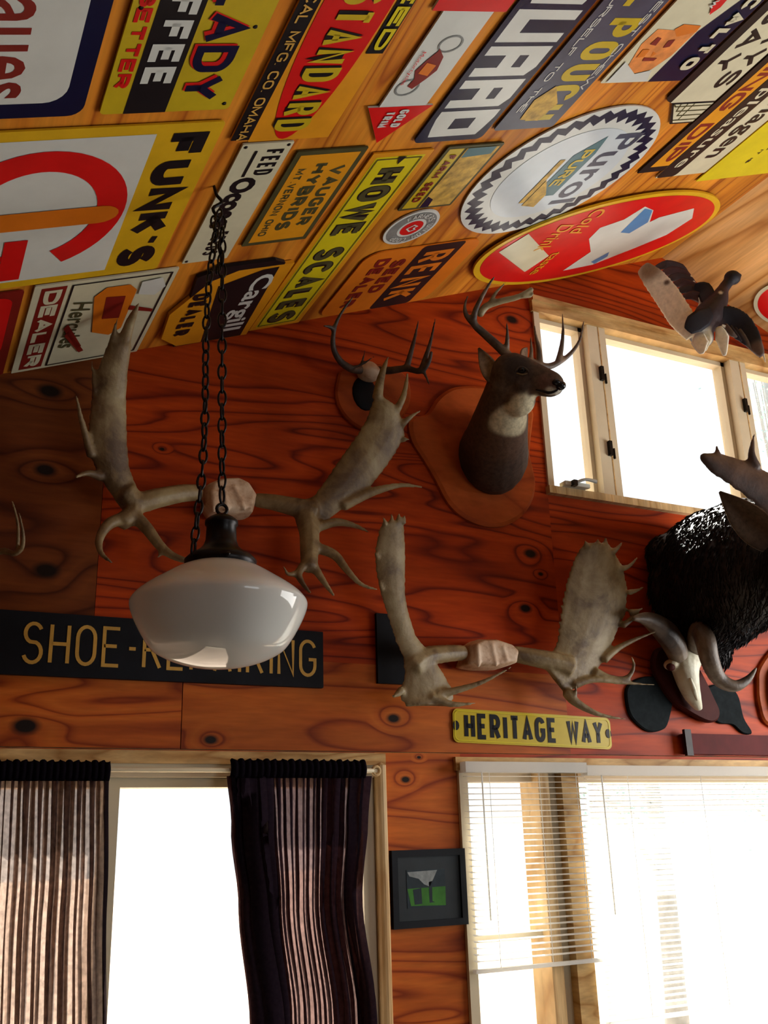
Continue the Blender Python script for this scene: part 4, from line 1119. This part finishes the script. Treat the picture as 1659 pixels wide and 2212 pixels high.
# ================================================================== DARK RACK ON PLAQUE
def plaque(name, outline, th, mat, parent, y0=-.001, bevel=.006):
    P = [at(x, y_, 0) for x, y_ in outline]
    c = sum(P, V((0, 0, 0)))/len(P)
    n = len(P); vs = []
    for (k, yy) in ((1.0, y0), (1.0, y0-th*.6), (.955, y0-th)):
        vs += [V((c.x+(p.x-c.x)*k, yy, c.z+(p.z-c.z)*k)) for p in P]
    fs = [tuple(range(n)), tuple(range(3*n-1, 2*n-1, -1))]
    for j in range(2): fs += [(j*n+i, j*n+(i+1) % n, (j+1)*n+(i+1) % n, (j+1)*n+i) for i in range(n)]
    mb = MB(); mb.add(vs, fs); o = mb.build(name, mat, parent)
    bm = bmesh.new(); bm.from_mesh(o.data); bmesh.ops.recalc_face_normals(bm, faces=bm.faces); bm.to_mesh(o.data); bm.free()
    return o
def spline(pts, n=5, closed=True):
    out = []; m = len(pts)
    for i in range(m):
        p0, p1, p2, p3 = pts[(i-1) % m], pts[i], pts[(i+1) % m], pts[(i+2) % m]
        for k in range(n):
            t = k/n
            out.append(tuple(.5*(2*p1[j]+(p2[j]-p0[j])*t+(2*p0[j]-5*p1[j]+4*p2[j]-p3[j])*t*t+(3*p1[j]-p0[j]-3*p2[j]+p3[j])*t**3) for j in (0, 1)))
    return out
rootD = empty('deer_rack', at(800, 830, 0), 'dark deer rack on a red wooden plaque partly hidden by a moose palm', 'antlers')
plaque('plaque', spline([(738, 800), (727, 820), (722, 855), (732, 888), (755, 915), (785, 932), (820, 935), (855, 915), (878, 885), (884, 850), (876, 818), (850, 800), (800, 788)]), .018, M['shield'], rootD)
vl = at(788, 850, -.02); MB().ell((vl.x, -.02, vl.z), (.055, .016, .075)).build('black_pad', M['board'], rootD, True)
g = MB(); g.ell(at(797, 806, -.05), (.05, .05, .035)); g.ell(at(797, 796, -.06), (.04, .03, .03))
g.fuse('skull_cap', M['skullplate'], rootD, .006, 2)
g = MB()
tine(g, [(785, 800, -.05), (760, 797, -.10), (735, 780, -.16), (720, 750, -.20), (722, 712, -.23), (736, 678, -.26), (762, 642, -.29)], .018, .004)
tine(g, [(722, 712, -.23), (712, 706, -.24), (698, 704, -.25)], .012, .003)
tine(g, [(752, 796, -.11), (780, 788, -.14), (808, 770, -.17)], .008, .003)
tine(g, [(780, 788, -.14), (786, 768, -.15), (790, 750, -.16)], .006, .002)
g.fuse('antler', M['antler_dark'], rootD, .005, 2)
g = MB()
tine(g, [(815, 800, -.05), (845, 800, -.10), (878, 796, -.15), (908, 802, -.19), (925, 785, -.22), (932, 760, -.24)], .018, .007)
tine(g, [(878, 796, -.15), (888, 760, -.17), (897, 725, -.18), (904, 692, -.19)], .014, .003)
tine(g, [(910, 800, -.19), (922, 765, -.21), (932, 730, -.22), (940, 688, -.23)], .014, .003)
tine(g, [(914, 800, -.19), (921, 815, -.20), (927, 831, -.21)], .008, .003)
g.fuse('antler', M['antler_dark'], rootD, .005, 2)

# ================================================================== WHITETAIL SHOULDER MOUNT
rootE = empty('deer_mount', at(1040, 1000, 0), 'whitetail deer shoulder mount with white throat on a red wooden shield', 'mounted head')
plaque('shield', spline([(990, 838), (960, 848), (937, 868), (916, 898), (885, 905), (880, 925), (888, 958), (912, 996), (938, 1040), (965, 1090), (1000, 1122), (1045, 1139), (1085, 1138), (1122, 1118), (1145, 1085), (1152, 1050), (1147, 1015), (1140, 985), (1142, 950), (1146, 918), (1146, 890), (1118, 878), (1095, 858), (1050, 840)], 4), .022, M['shield'], rootE)
g = MB()
P = [at(1064, 985, -.005), at(1066, 980, -.09), at(1072, 950, -.19), at(1082, 905, -.29), at(1092, 858, -.37), at(1100, 822, -.43)]
g.sweep(P, [.140, .145, .128, .108, .088, .075], [.170, .165, .135, .115, .10, .085], V((0, 0, 1)), 18)
hb = at(1102, 806, -.44); hm = at(1150, 818, -.51); hn = at(1196, 832, -.575); ht = at(1210, 836, -.595)
ax = (hn-hb).normalized(); side = ax.cross(V((0, 0, 1))).normalized(); upv = side.cross(ax)
g.sweep([hb-ax*.05, hb, hb.lerp(hm, .5), hm, hm.lerp(hn, .6), hn, ht], [.058, .074, .068, .056, .046, .042, .028], [.062, .082, .076, .064, .054, .048, .030], upv, 16)
g.ell(at(1135, 838, -.49), (.05, .05, .035)); g.ell(at(1112, 795, -.45), (.055, .055, .045)); g.ell(at(1120, 862, -.44), (.065, .07, .07))
body = g.fuse('body', M['coat'], rootE, .008, 5)
WH = (.56, .49, .33)
def sf(px, py, o_=body, out=0.0): return surf(o_, px, py, out) or at(px, py, -.5)
colour(body, (.085, .052, .034), [(sf(1060, 1030), .16, (.075, .046, .034), .5), (sf(1090, 960), .09, (.11, .058, .035), .5), (sf(1112, 905), (.085, .12, .052), WH, .16), (sf(1128, 878), .045, WH, .3), (sf(1145, 860), .030, WH, .3),
       (sf(1125, 815), .05, (.065, .042, .034), .5), (sf(1115, 785), .05, (.036, .025, .022), .5), (sf(1180, 826), .035, (.12, .062, .045), .5), (sf(1148, 846), .018, (.10, .055, .035), .5), (sf(1188, 846), .018, (.50, .45, .35), .35), (sf(1205, 847), .014, (.5, .46, .38), .4), (sf(1000, 1000), .09, (.040, .026, .022), .5)])
MB().ell(sf(1211, 833), (.020, .020, .017)).ell(sf(1202, 826), (.016, .016, .012)).build('nose', M['nose'], rootE, True)
MB().sweep([sf(1158, 842, out=.001), sf(1172, 845, out=.001), sf(1186, 848, out=.001), sf(1196, 846, out=.001), sf(1204, 842, out=.001)], [.003, .005, .006, .005, .004], seg=8).build('mouth', M['nose'], rootE, True)
ey_ = MB().ell(sf(1128, 800, out=-.004), (.015, .015, .012)).build('eye', M['eye'], rootE, True)
MB().sweep([sf(1114, 802, out=.002), sf(1122, 795, out=.003), sf(1133, 796, out=.003), sf(1142, 803, out=.002)], [.003, .005, .005, .003], seg=8).build('brow', M['antler_dark'], ey_, True)
MB().sweep([sf(1116, 806, out=.001), sf(1128, 809, out=.001), sf(1139, 807, out=.001)], [.002, .0035, .002], seg=8).build('lower_lid', M['antler'], ey_, True)
def ear(name, base, tip, width, parent, mat, col_in, col_out, facing):
    d = tip-base; w = d.cross(facing).normalized(); mb = MB(); n = 9; seg = 9; vs = []
    for i in range(n):
        t = i/(n-1); hw = width*math.sin(math.pi*(.16+.84*t)**.8)*.9+.004
        c = base+d*t
        for k in range(seg):
            u = -1+2*k/(seg-1)
            vs.append(c+w*(hw*u)-facing*(width*.55*(1-u*u)*math.sin(math.pi*min(1, t+.1))))
    fs = [(i*seg+k, i*seg+k+1, (i+1)*seg+k+1, (i+1)*seg+k) for i in range(n-1) for k in range(seg-1)]
    mb.add(vs, fs); o = mb.build(name, mat, parent, True)
    so = o.modifiers.new('t', 'SOLIDIFY'); so.thickness = .006; so.offset = 0
    colour(o, col_out, [(base+d*.5, d.length*.36, col_in, .5)])
    return o
fc = (CAM-hb).normalized()
ear('ear', at(1070, 822, -.42), at(1034, 752, -.40), .032, rootE, M['coat'], (.26, .17, .10), (.05, .03, .022), (fc+V((-.2, 0, 0))).normalized())
ear('ear', at(1128, 785, -.36), at(1138, 752, -.28), .03, rootE, M['coat'], (.16, .10, .06), (.06, .036, .026), (fc+V((.5, .0, 0))).normalized())
g = MB(); yb = -.46
tine(g, [(1105, 776, -.46), (1076, 748, -.44), (1045, 720, -.42), (1025, 700, -.42), (1025, 678, -.44), (1034, 655, -.46), (1046, 632, -.49), (1058, 612, -.52), (1068, 598, -.54)], .020, .004)
tine(g, [(1026, 702, -.42), (1008, 682, -.42), (1004, 660, -.43), (1012, 636, -.45)], .014, .003)
tine(g, [(1094, 755, -.455), (1096, 730, -.48), (1095, 696, -.50)], .013, .003)
g.fuse('antler', M['antler_deer'], rootE, .005, 2)
g = MB()
tine(g, [(1036, 680, -.44), (1050, 662, -.46), (1080, 651, -.49), (1120, 641, -.53), (1150, 624, -.56)], .016, .010)
tine(g, [(1128, 640, -.54), (1146, 640, -.55), (1152, 632, -.56)], .009, .003)
tine(g, [(1056, 660, -.465), (1070, 634, -.49), (1092, 610, -.51)], .011, .003)
g.fuse('tine', M['antler'], rootE, .005, 2)
g = MB()
tine(g, [(1132, 782, -.45), (1150, 784, -.44), (1180, 792, -.43), (1205, 784, -.43), (1232, 764, -.44), (1252, 735, -.46), (1261, 694, -.48)], .019, .004)
tine(g, [(1166, 788, -.435), (1164, 755, -.44), (1158, 728, -.45), (1154, 702, -.46)], .014, .003)
tine(g, [(1205, 784, -.43), (1212, 755, -.44), (1216, 720, -.45), (1215, 678, -.46)], .014, .003)
tine(g, [(1146, 780, -.44), (1148, 755, -.45), (1146, 728, -.46)], .011, .003)
g.fuse('antler', M['antler_deer'], rootE, .005, 2)

# ================================================================== MOOSE SHOULDER MOUNT
rootF = empty('moose_mount', at(1530, 1280, 0), 'black furred moose shoulder mount with brown ear and antler in front of the gable window', 'mounted head')
g = MB()
P = [at(1500, 1270, -.005), at(1520, 1262, -.12), at(1560, 1240, -.30), at(1625, 1215, -.52), at(1700, 1200, -.72)]
g.sweep(P, [.20, .23, .22, .19, .15], [.27, .30, .29, .25, .20], V((0, 0, 1)), 20)
g.ell(at(1535, 1350, -.11), (.13, .09, .15)); g.ell(at(1545, 1405, -.10), (.07, .07, .08)); g.ell(at(1446, 1200, -.10), (.10, .09, .10)); g.ell(at(1450, 1270, -.09), (.10, .085, .14)); g.ell(at(1600, 1130, -.46), (.13, .14, .10))
hb2 = at(1730, 1180, -.78); hn2 = at(1900, 1330, -1.15)
g.sweep([hb2, hb2.lerp(hn2, .4), hb2.lerp(hn2, .8), hn2], [.13, .10, .085, .09], [.15, .13, .12, .12], V((0, 0, 1)), 14)
mbody = g.fuse('body', M['fur'], rootF, .014, 4)
# hair tufts lying down and back over the coat
tu = MB(); polys_ = [p for p in mbody.data.polygons]; random.shuffle(polys_)
for p in polys_[:9000]:
    c = p.center; n_ = p.normal
    d = (V((-.35, .15, -1))+V((random.uniform(-.35, .35), random.uniform(-.35, .35), random.uniform(-.2, .3)))); d = (d-n_*d.dot(n_)*.75+n_*.16).normalized()
    L_ = random.uniform(.03, .06); w_ = d.cross(n_).normalized()*random.uniform(.0016, .0034)
    b_ = c-n_*.004
    tu.add([b_-w_, b_+w_, b_+d*L_*.6+w_*.6+n_*.006, b_+d*L_, b_+d*L_*.6-w_*.6+n_*.006], [(0, 1, 2, 3, 4)])
tuo = tu.build('fur_tufts', M['fur'], rootF, False); tuo['kind'] = 'stuff'
ear('ear', at(1668, 1175, -.80), at(1554, 1062, -.74), .066, rootF, M['coat'], (.10, .065, .04), (.05, .03, .02), ((CAM-at(1600, 1100, -.6)).normalized()+V((0, 0, -.2))).normalized())
g = MB()
palm(g, [(1800, 1180, 1790, 1100, -.90), (1700, 1145, 1720, 1072, -.88), (1640, 1090, 1668, 1018, -.86), (1580, 1046, 1606, 990, -.84), (1540, 1022, 1556, 976, -.82), (1520, 1000, 1530, 978, -.81), (1512, 988, 1516, 980, -.805)], .016)
tine(g, [(1552, 988, -.82), (1550, 975, -.825), (1547, 960, -.83)], .014, .003)
tine(g, [(1634, 1010, -.85), (1624, 985, -.855), (1625, 960, -.86), (1630, 935, -.87)], .020, .004)
tine(g, [(1516, 986, -.806), (1522, 980, -.806)], .010, .005)
ant_ = g.fuse('antler', bone('moose palm brown', (.14, .085, .065), (.085, .05, .04), (.05, .03, .026), 8.0), rootF, .008, 3)
hax = (hn2-hb2); nside = V((hax.y, -hax.x, 0)).normalized()
me2 = ant_.data.copy()
for v_ in me2.vertices: v_.co = v_.co-nside*(2*(v_.co-hb2).dot(nside))
me2.flip_normals(); relink(link('antler', me2), rootF)
e0, e1 = at(1668, 1175, -.80), at(1554, 1062, -.74); e0, e1 = [q-nside*(2*(q-hb2).dot(nside)) for q in (e0, e1)]
ear('ear', e0, e1, .066, rootF, M['coat'], (.10, .065, .04), (.05, .03, .02), (hax.normalized()+V((0, 0, .1))).normalized())
plaque('plaque', spline([(1450, 1180), (1435, 1240), (1430, 1300), (1455, 1360), (1500, 1400), (1560, 1400), (1600, 1350), (1610, 1280), (1590, 1200), (1520, 1160)]), .02, M['plaque'], rootF)

# ================================================================== HORNED SKULL ON PLAQUE
rootG = empty('horned_skull', at(1485, 1460, 0), 'white horned animal skull on a tilted dark mahogany plaque', 'skull')
lobes = empty('dark_lobes', at(1480, 1530, 0), 'two dark green lobed shapes on the wall behind the horned skull', 'board')  # flat near-black green shapes either side of the skull plaque
plaque('lobe', spline([(1352, 1482), (1350, 1520), (1362, 1553), (1394, 1580), (1425, 1578), (1440, 1560), (1450, 1500), (1430, 1470), (1390, 1462)]), .015, M['lobes'], lobes)
plaque('lobe', spline([(1520, 1490), (1530, 1540), (1548, 1562), (1578, 1566), (1600, 1584), (1620, 1584), (1602, 1552), (1588, 1500), (1560, 1478)]), .015, M['lobes'], lobes)
pq = [(1405, 1408), (1398, 1440), (1412, 1474), (1440, 1516), (1476, 1542), (1516, 1562), (1536, 1558), (1540, 1540), (1526, 1508), (1508, 1470), (1490, 1440), (1460, 1412), (1430, 1400)]
plaque('plaque', spline(pq), .028, M['plaque'], rootG, -.018)
g = MB()
S0 = [(1486, 1396, -.085), (1484, 1412, -.095), (1480, 1432, -.10), (1482, 1454, -.10), (1488, 1480, -.095), (1497, 1506, -.088), (1510, 1532, -.075)]
g.sweep([at(*p_) for p_ in S0], [.034, .064, .072, .056, .044, .033, .012], [.035, .052, .056, .052, .046, .036, .016], V((0, -1, .1)), 16)
g.ell(at(1450, 1436, -.095), (.030, .035, .024)); g.ell(at(1506, 1428, -.09), (.022, .03, .022)); g.ell(at(1484, 1392, -.09), (.036, .036, .024))
sk_ = g.fuse('skull', M['skull'], rootG, .005, 3)
MB().ell(surf(sk_, 1449, 1441) or at(1449, 1441, -.12), (.021, .016, .016)).build('eye_socket', M['plaque'], sk_, True)
MB().sweep([surf(sk_, 1491, 1466) or at(1491, 1466, -.15), surf(sk_, 1499, 1490) or at(1499, 1490, -.14), surf(sk_, 1506, 1512) or at(1506, 1512, -.12)], [.006, .011, .005], seg=8).build('nasal_bone', M['skull'], sk_, True)
g = MB(); g.sweep([at(1466, 1420, -.11), at(1456, 1392, -.14), at(1438, 1366, -.17), at(1414, 1346, -.20), at(1392, 1336, -.23), at(1368, 1336, -.25)], [.040, .050, .050, .040, .026, .008], None, None, 14); g.fuse('horn', M['horn'], rootG, .005, 2)
g = MB(); g.sweep([at(1500, 1410, -.11), at(1504, 1385, -.18), at(1512, 1362, -.27), at(1524, 1385, -.31), at(1533, 1425, -.31), at(1552, 1465, -.29), at(1585, 1482, -.31), at(1615, 1468, -.33), at(1634, 1442, -.35)], [.032, .040, .042, .042, .038, .032, .025, .016, .004], None, None, 14); g.fuse('horn', M['horn'], rootG, .005, 2)

# plaque at the right edge, maroon board below
rt_ = empty('oval_plaque', at(1690, 1480, 0), 'reddish oval wooden plaque cut by the right edge below the moose', 'plaque')
plaque('back_board', spline([(1636, 1440), (1630, 1480), (1634, 1525), (1650, 1565), (1700, 1580), (1760, 1550), (1770, 1480), (1740, 1400), (1680, 1390)]), .02, M['shield'], rt_)
plaque('front_board', spline([(1652, 1450), (1648, 1490), (1652, 1525), (1668, 1555), (1705, 1566), (1745, 1540), (1750, 1480), (1725, 1420), (1685, 1410)]), .03, M['shield'], rt_, -.015)
a, b = at(1470, 1582), at(1800, 1632)
tag(MB().box(a.x, b.x, -.03, -.001, at(1480, 1630).z, at(1480, 1586).z).build('maroon_board', M['maroon_board']), 'maroon painted board fixed under the horned skull', 'board')
a = at(1468, 1585); tag(MB().box(a.x-.012, a.x+.022, -.045, -.03, at(1475, 1634).z, at(1475, 1578).z).build('dark_bracket', M['iron']), 'small black bracket on the left end of the maroon board', 'bracket')

# ================================================================== FLYING DUCK
rootH = empty('mounted_duck', at(1530, 690, -.05), 'mounted flying duck with dark head, pale underwing and white belly under the ridge', 'mounted bird')
g = MB(); yB = -.40
g.sweep([at(1500, 735, -.34), at(1512, 712, -.37), at(1532, 680, -.40), at(1552, 648, -.43), at(1562, 625, -.45), at(1576, 606, -.47)], [.030, .060, .068, .045, .026, .024], [.030, .058, .065, .045, .026, .024], None, 14)
g.ell(at(1582, 600, -.475), (.040, .036, .033)); g.sweep([at(1586, 598, -.48), at(1602, 594, -.50)], [.018, .010], [.012, .004], None, 8)
g.ell(at(1518, 728, -.37), (.05, .05, .05))
bird = g.fuse('body', M['feather'], rootH, .0065, 3)
BK, WT = (.012, .010, .016), (.72, .66, .55)
colour(bird, (.045, .022, .024), [(at(1582, 600, -.48), .06, BK, .3), (at(1545, 660, -.44), .07, (.03, .018, .022), .4), (at(1518, 735, -.40), .055, WT, .25), (at(1538, 716, -.44), .03, (.42, .33, .22), .4), (at(1556, 634, -.46), .010, WT, .4)])
def wing(name, spine, base, cols, parent, feathers, th=.012):
    """arm of the wing as a flat loft, with separate flight feathers along its trailing edge"""
    P = [at(*s[:3]) for s in spine]; W2 = [s[3] for s in spine]
    mb = MB(); mb.sweep(P, W2, [th]*len(P), base, 12)
    o = mb.fuse(name, M['feather'], parent, .006, 2); return o
nv = (CAM-at(1450, 650, -.35)).normalized()
w1_ = wing('wing', [(1500, 722, -.37, .045), (1470, 684, -.34, .060), (1440, 638, -.30, .060), (1412, 602, -.26, .054), (1388, 578, -.22, .034)], nv, None, rootH, None)
colour(w1_, (.72, .64, .50), [(at(1408, 585, -.25), .06, (.26, .15, .08), .5), (at(1441, 612, -.31), .016, (.10, .06, .04), .4), (at(1480, 700, -.36), .05, WT, .4)])
w2_ = wing('wing', [(1545, 690, -.42, .05), (1575, 690, -.45, .062), (1600, 706, -.47, .06), (1622, 730, -.49, .045), (1645, 768, -.51, .015)], nv, None, rootH, None)
colour(w2_, BK, [(at(1640, 755, -.51), .04, (.12, .08, .07), .4), (at(1560, 700, -.45), .03, (.10, .05, .04), .4)])
def feather(lst, w, cols, y_mat=None):
    P = [at(*p) for p in lst]; n = len(P)
    mb = MB(); mb.sweep(P, [w*.45, w]+[w]*(n-3)+[w*.25] if n > 2 else [w, w*.3], [.003]*n, nv, 8)
    o = mb.build('flight_feather', M['feather'], w1_ if lst[0][0] < 1530 else w2_, True); colour(o, cols, [])
DK = (.018, .012, .018)
for k in range(6):
    t = k/5
    feather([(1415+60*t, 580+62*t, -.27-.08*t), (1440+58*t, 572+66*t, -.28-.08*t), (1470+50*t, 580+70*t, -.30-.08*t), (1488+40*t, 596+72*t, -.31-.08*t)], .022, (.05+.02*(k % 2), .028, .03))
feather([(1492, 596, -.33), (1505, 625, -.36), (1514, 650, -.38), (1506, 668, -.39)], .009, WT)
feather([(1486, 715, -.40), (1500, 700, -.42), (1520, 685, -.44), (1540, 668, -.45)], .045, BK); feather([(1494, 700, -.40), (1510, 690, -.42), (1528, 690, -.44)], .04, BK)
feather([(1500, 620, -.37), (1520, 625, -.40), (1530, 645, -.42), (1535, 660, -.43)], .035, BK)
for k in range(6):
    t = k/5
    feather([(1568+50*t, 700+18*t, -.46-.02*t), (1574+52*t, 712+24*t, -.465-.02*t), (1582+52*t, 722+32*t, -.47-.02*t), (1592+50*t, 728+44*t, -.475-.02*t)], .012, DK if k % 3 else (.10, .07, .06))
feather([(1560, 702, -.455), (1580, 712, -.46), (1602, 724, -.465), (1622, 742, -.47)], .008, WT); feather([(1640, 735, -.50), (1646, 755, -.505), (1653, 782, -.51)], .006, WT)
feather([(1512, 720, -.40), (1512, 740, -.41), (1516, 764, -.42)], .038, WT); feather([(1530, 715, -.41), (1522, 735, -.41), (1522, 758, -.41)], .030, (.6, .54, .42)); feather([(1552, 706, -.44), (1560, 730, -.44), (1565, 768, -.44)], .030, WT)

# ================================================================== CURTAINS
def curtain(name, label, edge, y0, seed, pitch, mat, ov):
    """edge: rows (z, x_left, x_right) from the top down; folds gather at the heading"""
    rnd = random.Random(seed); root = empty(name, ((edge[0][1]+edge[0][2])/2, y0, 0), label, 'curtain', 'curtains on the patio door rod')
    wd_ = edge[0][2]-edge[0][1]; nf = max(6, int(wd_/pitch)); n = nf*10; rows = 40
    ph = [rnd.uniform(-1, 1) for _ in range(nf+2)]; am = [rnd.choice((.25, .5, .9, 1.3)) for _ in range(nf+2)]
    def ex(z):
        for i in range(len(edge)-1):
            za, zb = edge[i][0], edge[i+1][0]
            if za >= z >= zb:
                t = (za-z)/(za-zb); t = t*t*(3-2*t); return [edge[i][j]*(1-t)+edge[i+1][j]*t for j in (1, 2)]
        return edge[-1][1:]
    zt, zb = edge[0][0]-.05, edge[-1][0]
    vs = []
    for r in range(rows+1):
        z = zt+(zb-zt)*r/rows; xl, xr = ex(z); dep = min(1, .25+1.3*r/rows)
        for i in range(n+1):
            u = i/n; f_ = u*nf; j = int(f_); w = f_-j; a_ = am[j]*(1-w)+am[j+1]*w
            ang = 2*math.pi*f_+ph[j]*.5*(1-w)+ph[j+1]*.5*w+.5*math.sin(r*.12+j)
            x = xl+(xr-xl)*u+ov*pitch*(1.35-.5*dep)*a_*math.sin(2*ang)
            yv = y0+.026*dep*a_*math.sin(ang)+.006*math.sin(3*ang+r*.2)
            vs.append((x, yv, z))
    fs = [(r*(n+1)+i, r*(n+1)+i+1, (r+1)*(n+1)+i+1, (r+1)*(n+1)+i) for r in range(rows) for i in range(n)]
    cl_ = MB().add(vs, fs).build('cloth', mat, root, True)
    hv = []
    for r in range(7):
        z = edge[0][0]-.055*r/6
        for i in range(n+1):
            u = i/n; xl, xr = edge[0][1], edge[0][2]
            hv.append((xl+(xr-xl)*u, y0-.012*math.sin(math.pi*r/6)-.004+.0045*math.sin(2*math.pi*u*nf*2), z+(.004*math.sin(2*math.pi*u*nf*1.5) if r == 0 else 0)))
    fs = [(r*(n+1)+i, r*(n+1)+i+1, (r+1)*(n+1)+i+1, (r+1)*(n+1)+i) for r in range(6) for i in range(n)]
    h_ = MB().add(hv, fs).build('heading', M['curtain_dark'], root, True)
    so = h_.modifiers.new('t', 'SOLIDIFY'); so.thickness = .004
    # hem turned double along the open edge
    for sgn, q in ((0, 1), (1, 2)):
        ev = []
        for r in range(rows+1):
            z = zt+(zb-zt)*r/rows; x = ex(z)[sgn]; s_ = 1 if sgn == 0 else -1
            ev += [(x, y0-.008, z), (x+s_*.012, y0-.012, z)]
        MB().add(ev, [(2*i, 2*i+1, 2*i+3, 2*i+2) for i in range(rows)]).build('side_hem', M['curtain_dark'], cl_, True)
    return root
CY = -.075
def cx_(px, py): return at(px, py, CY).x
def cz_(px, py): return at(px, py, CY).z
curtain('curtain', 'gathered dark curtain at the left edge glowing with daylight', [(cz_(120, 1645), -.22, cx_(235, 1660)), (1.55, -.22, cx_(236, 1850)), (1.1, -.22, cx_(232, 2212)), (.06, -.22, cx_(228, 2212))], CY, 3, .036, M['curtain'], .26)
curtain('curtain', 'dark curtain beside the casing drawn back in pinkish streaks', [(cz_(640, 1643), cx_(496, 1650), cx_(786, 1650)), (cz_(640, 1780), cx_(505, 1780), cx_(779, 1780)), (cz_(640, 1950), cx_(524, 1950), cx_(767, 1950)), (cz_(640, 2212), cx_(546, 2212), cx_(800, 2212)), (.06, cx_(575, 2212), cx_(835, 2212))], CY, 11, .040, M['curtain2'], .85)
rod = empty('curtain_rod', (.65, CY, 1.93), 'cream curtain rod across the patio door with round end bracket', 'curtain rod')
zr = cz_(360, 1660)-.004
MB().sweep([(-.25, CY, zr), (.6, CY, zr), (cx_(806, 1650), CY, zr)], [.008]*3, seg=10, sub=1).build('rod', M['door_frame'], rod, True)
pe = at(812, 1649, CY); MB().torus((pe.x, CY, zr), .014, .006, V((1, 0, 0)), V((0, 0, 1))).build('end_ring', M['trim_v'], rod, True)
MB().box(pe.x-.006, pe.x+.006, CY, 0, zr-.006, zr+.006).build('bracket', M['door_frame'], rod)

# ================================================================== BLINDS
def blind(label, x0, x1, zt, zb, cords, y=-.045, pitch=.0205):
    root = empty('mini_blind', ((x0+x1)/2, y, zb), label, 'blind', 'white mini blinds on the lower window')
    MB().box(x0-.004, x1+.004, y-.020, y+.020, zt, zt+.038).build('headrail', M['slat'], root)
    n = int((zt-.012-zb)/pitch); seg = 5; mesh = None
    for k in range(n):
        z = zt-.014-k*pitch
        if mesh is None:
            vs, w = [], .0125
            for i in range(seg+1):
                u = -1+2*i/seg; vs += [(0, u*w, .0022*(1-u*u)+u*.0018), (x1-x0, u*w, .0022*(1-u*u)+u*.0018)]
            o = MB().add(vs, [(2*i, 2*i+1, 2*i+3, 2*i+2) for i in range(seg)]).build('slat', M['slat'], None, True); mesh = o.data
        else: o = link('slat', mesh)
        o.parent = root; o.matrix_parent_inverse = root.matrix_basis.inverted(); o.location = (x0, y, z)
    MB().box(x0, x1, y-.012, y+.012, zb-.012, zb).build('bottom_rail', M['slat'], root)
    for c in cords:
        MB().sweep([(c, y-.014, zt), (c, y-.014, zb)], [.0012]*2, seg=5, sub=1).build('ladder_cord', M['slat'], root)
    MB().sweep([(x0+.06, y-.024, zt), (x0+.062, y-.024, zt-.5)], [.003]*2, seg=6, sub=1).build('tilt_wand', M['slat'], root)
    return root
zh = at(1100, 1672).z
blind('white mini blind over the narrow left light and post', 1.882, 2.418, 1.915, 1.26, [1.98, 2.20, 2.37])
blind('white mini blind across the wide picture light', 2.425, 4.08, 1.905, 1.05, [2.62, 3.0, 3.4, 3.8])

# ================================================================== PICTURE FRAME
fr = empty('picture_frame', at(921, 1920, 0), 'black framed small photograph between the curtain and the blinds', 'picture frame')
x0, x1, z0, z1 = 1.590, 1.882, 1.404, 1.655
b_ = .022
MB().box(x0, x1, -.022, -.001, z0, z0+b_).box(x0, x1, -.022, -.001, z1-b_, z1).box(x0, x0+b_, -.022, -.001, z0+b_, z1-b_).box(x1-b_, x1, -.022, -.001, z0+b_, z1-b_).build('frame', M['board'], fr)
MB().box(x0+b_, x1-b_, -.012, -.001, z0+b_, z1-b_).build('mat_board', paint('charcoal mat board', (.018, .019, .024), .5, .2, 20), fr)
pa, pb = at(874, 1880), at(960, 1957)
ph_ = MB().box(pa.x, pb.x, -.0135, -.012, pb.z, pa.z).build('photograph', M['photo_dark'], fr)
def pq_(lst, mat, name, yy):
    MB().add([(at(x, y_).x, yy, at(x, y_).z) for x, y_ in lst], [tuple(range(len(lst)))]).build(name, mat, ph_)
pq_([(876, 1920), (958, 1914), (959, 1955), (884, 1957)], M['grass'], 'photo_lawn', -.0138)
pq_([(876, 1884), (940, 1879), (932, 1898), (924, 1915), (912, 1910), (900, 1898), (880, 1893)], paint('photo white', (.30, .30, .30), .4, .3, 60), 'photo_animal', -.0141)
pq_([(888, 1922), (906, 1918), (908, 1952), (892, 1954)], M['photo_dark'], 'photo_figure', -.0141); pq_([(922, 1905), (929, 1903), (930, 1946), (936, 1948), (924, 1950)], M['photo_dark'], 'photo_leg', -.0141)
MB().box(x0+b_, x1-b_, -.0165, -.015, z0+b_, z1-b_).build('cover_glass', M['picture_glass'], fr)
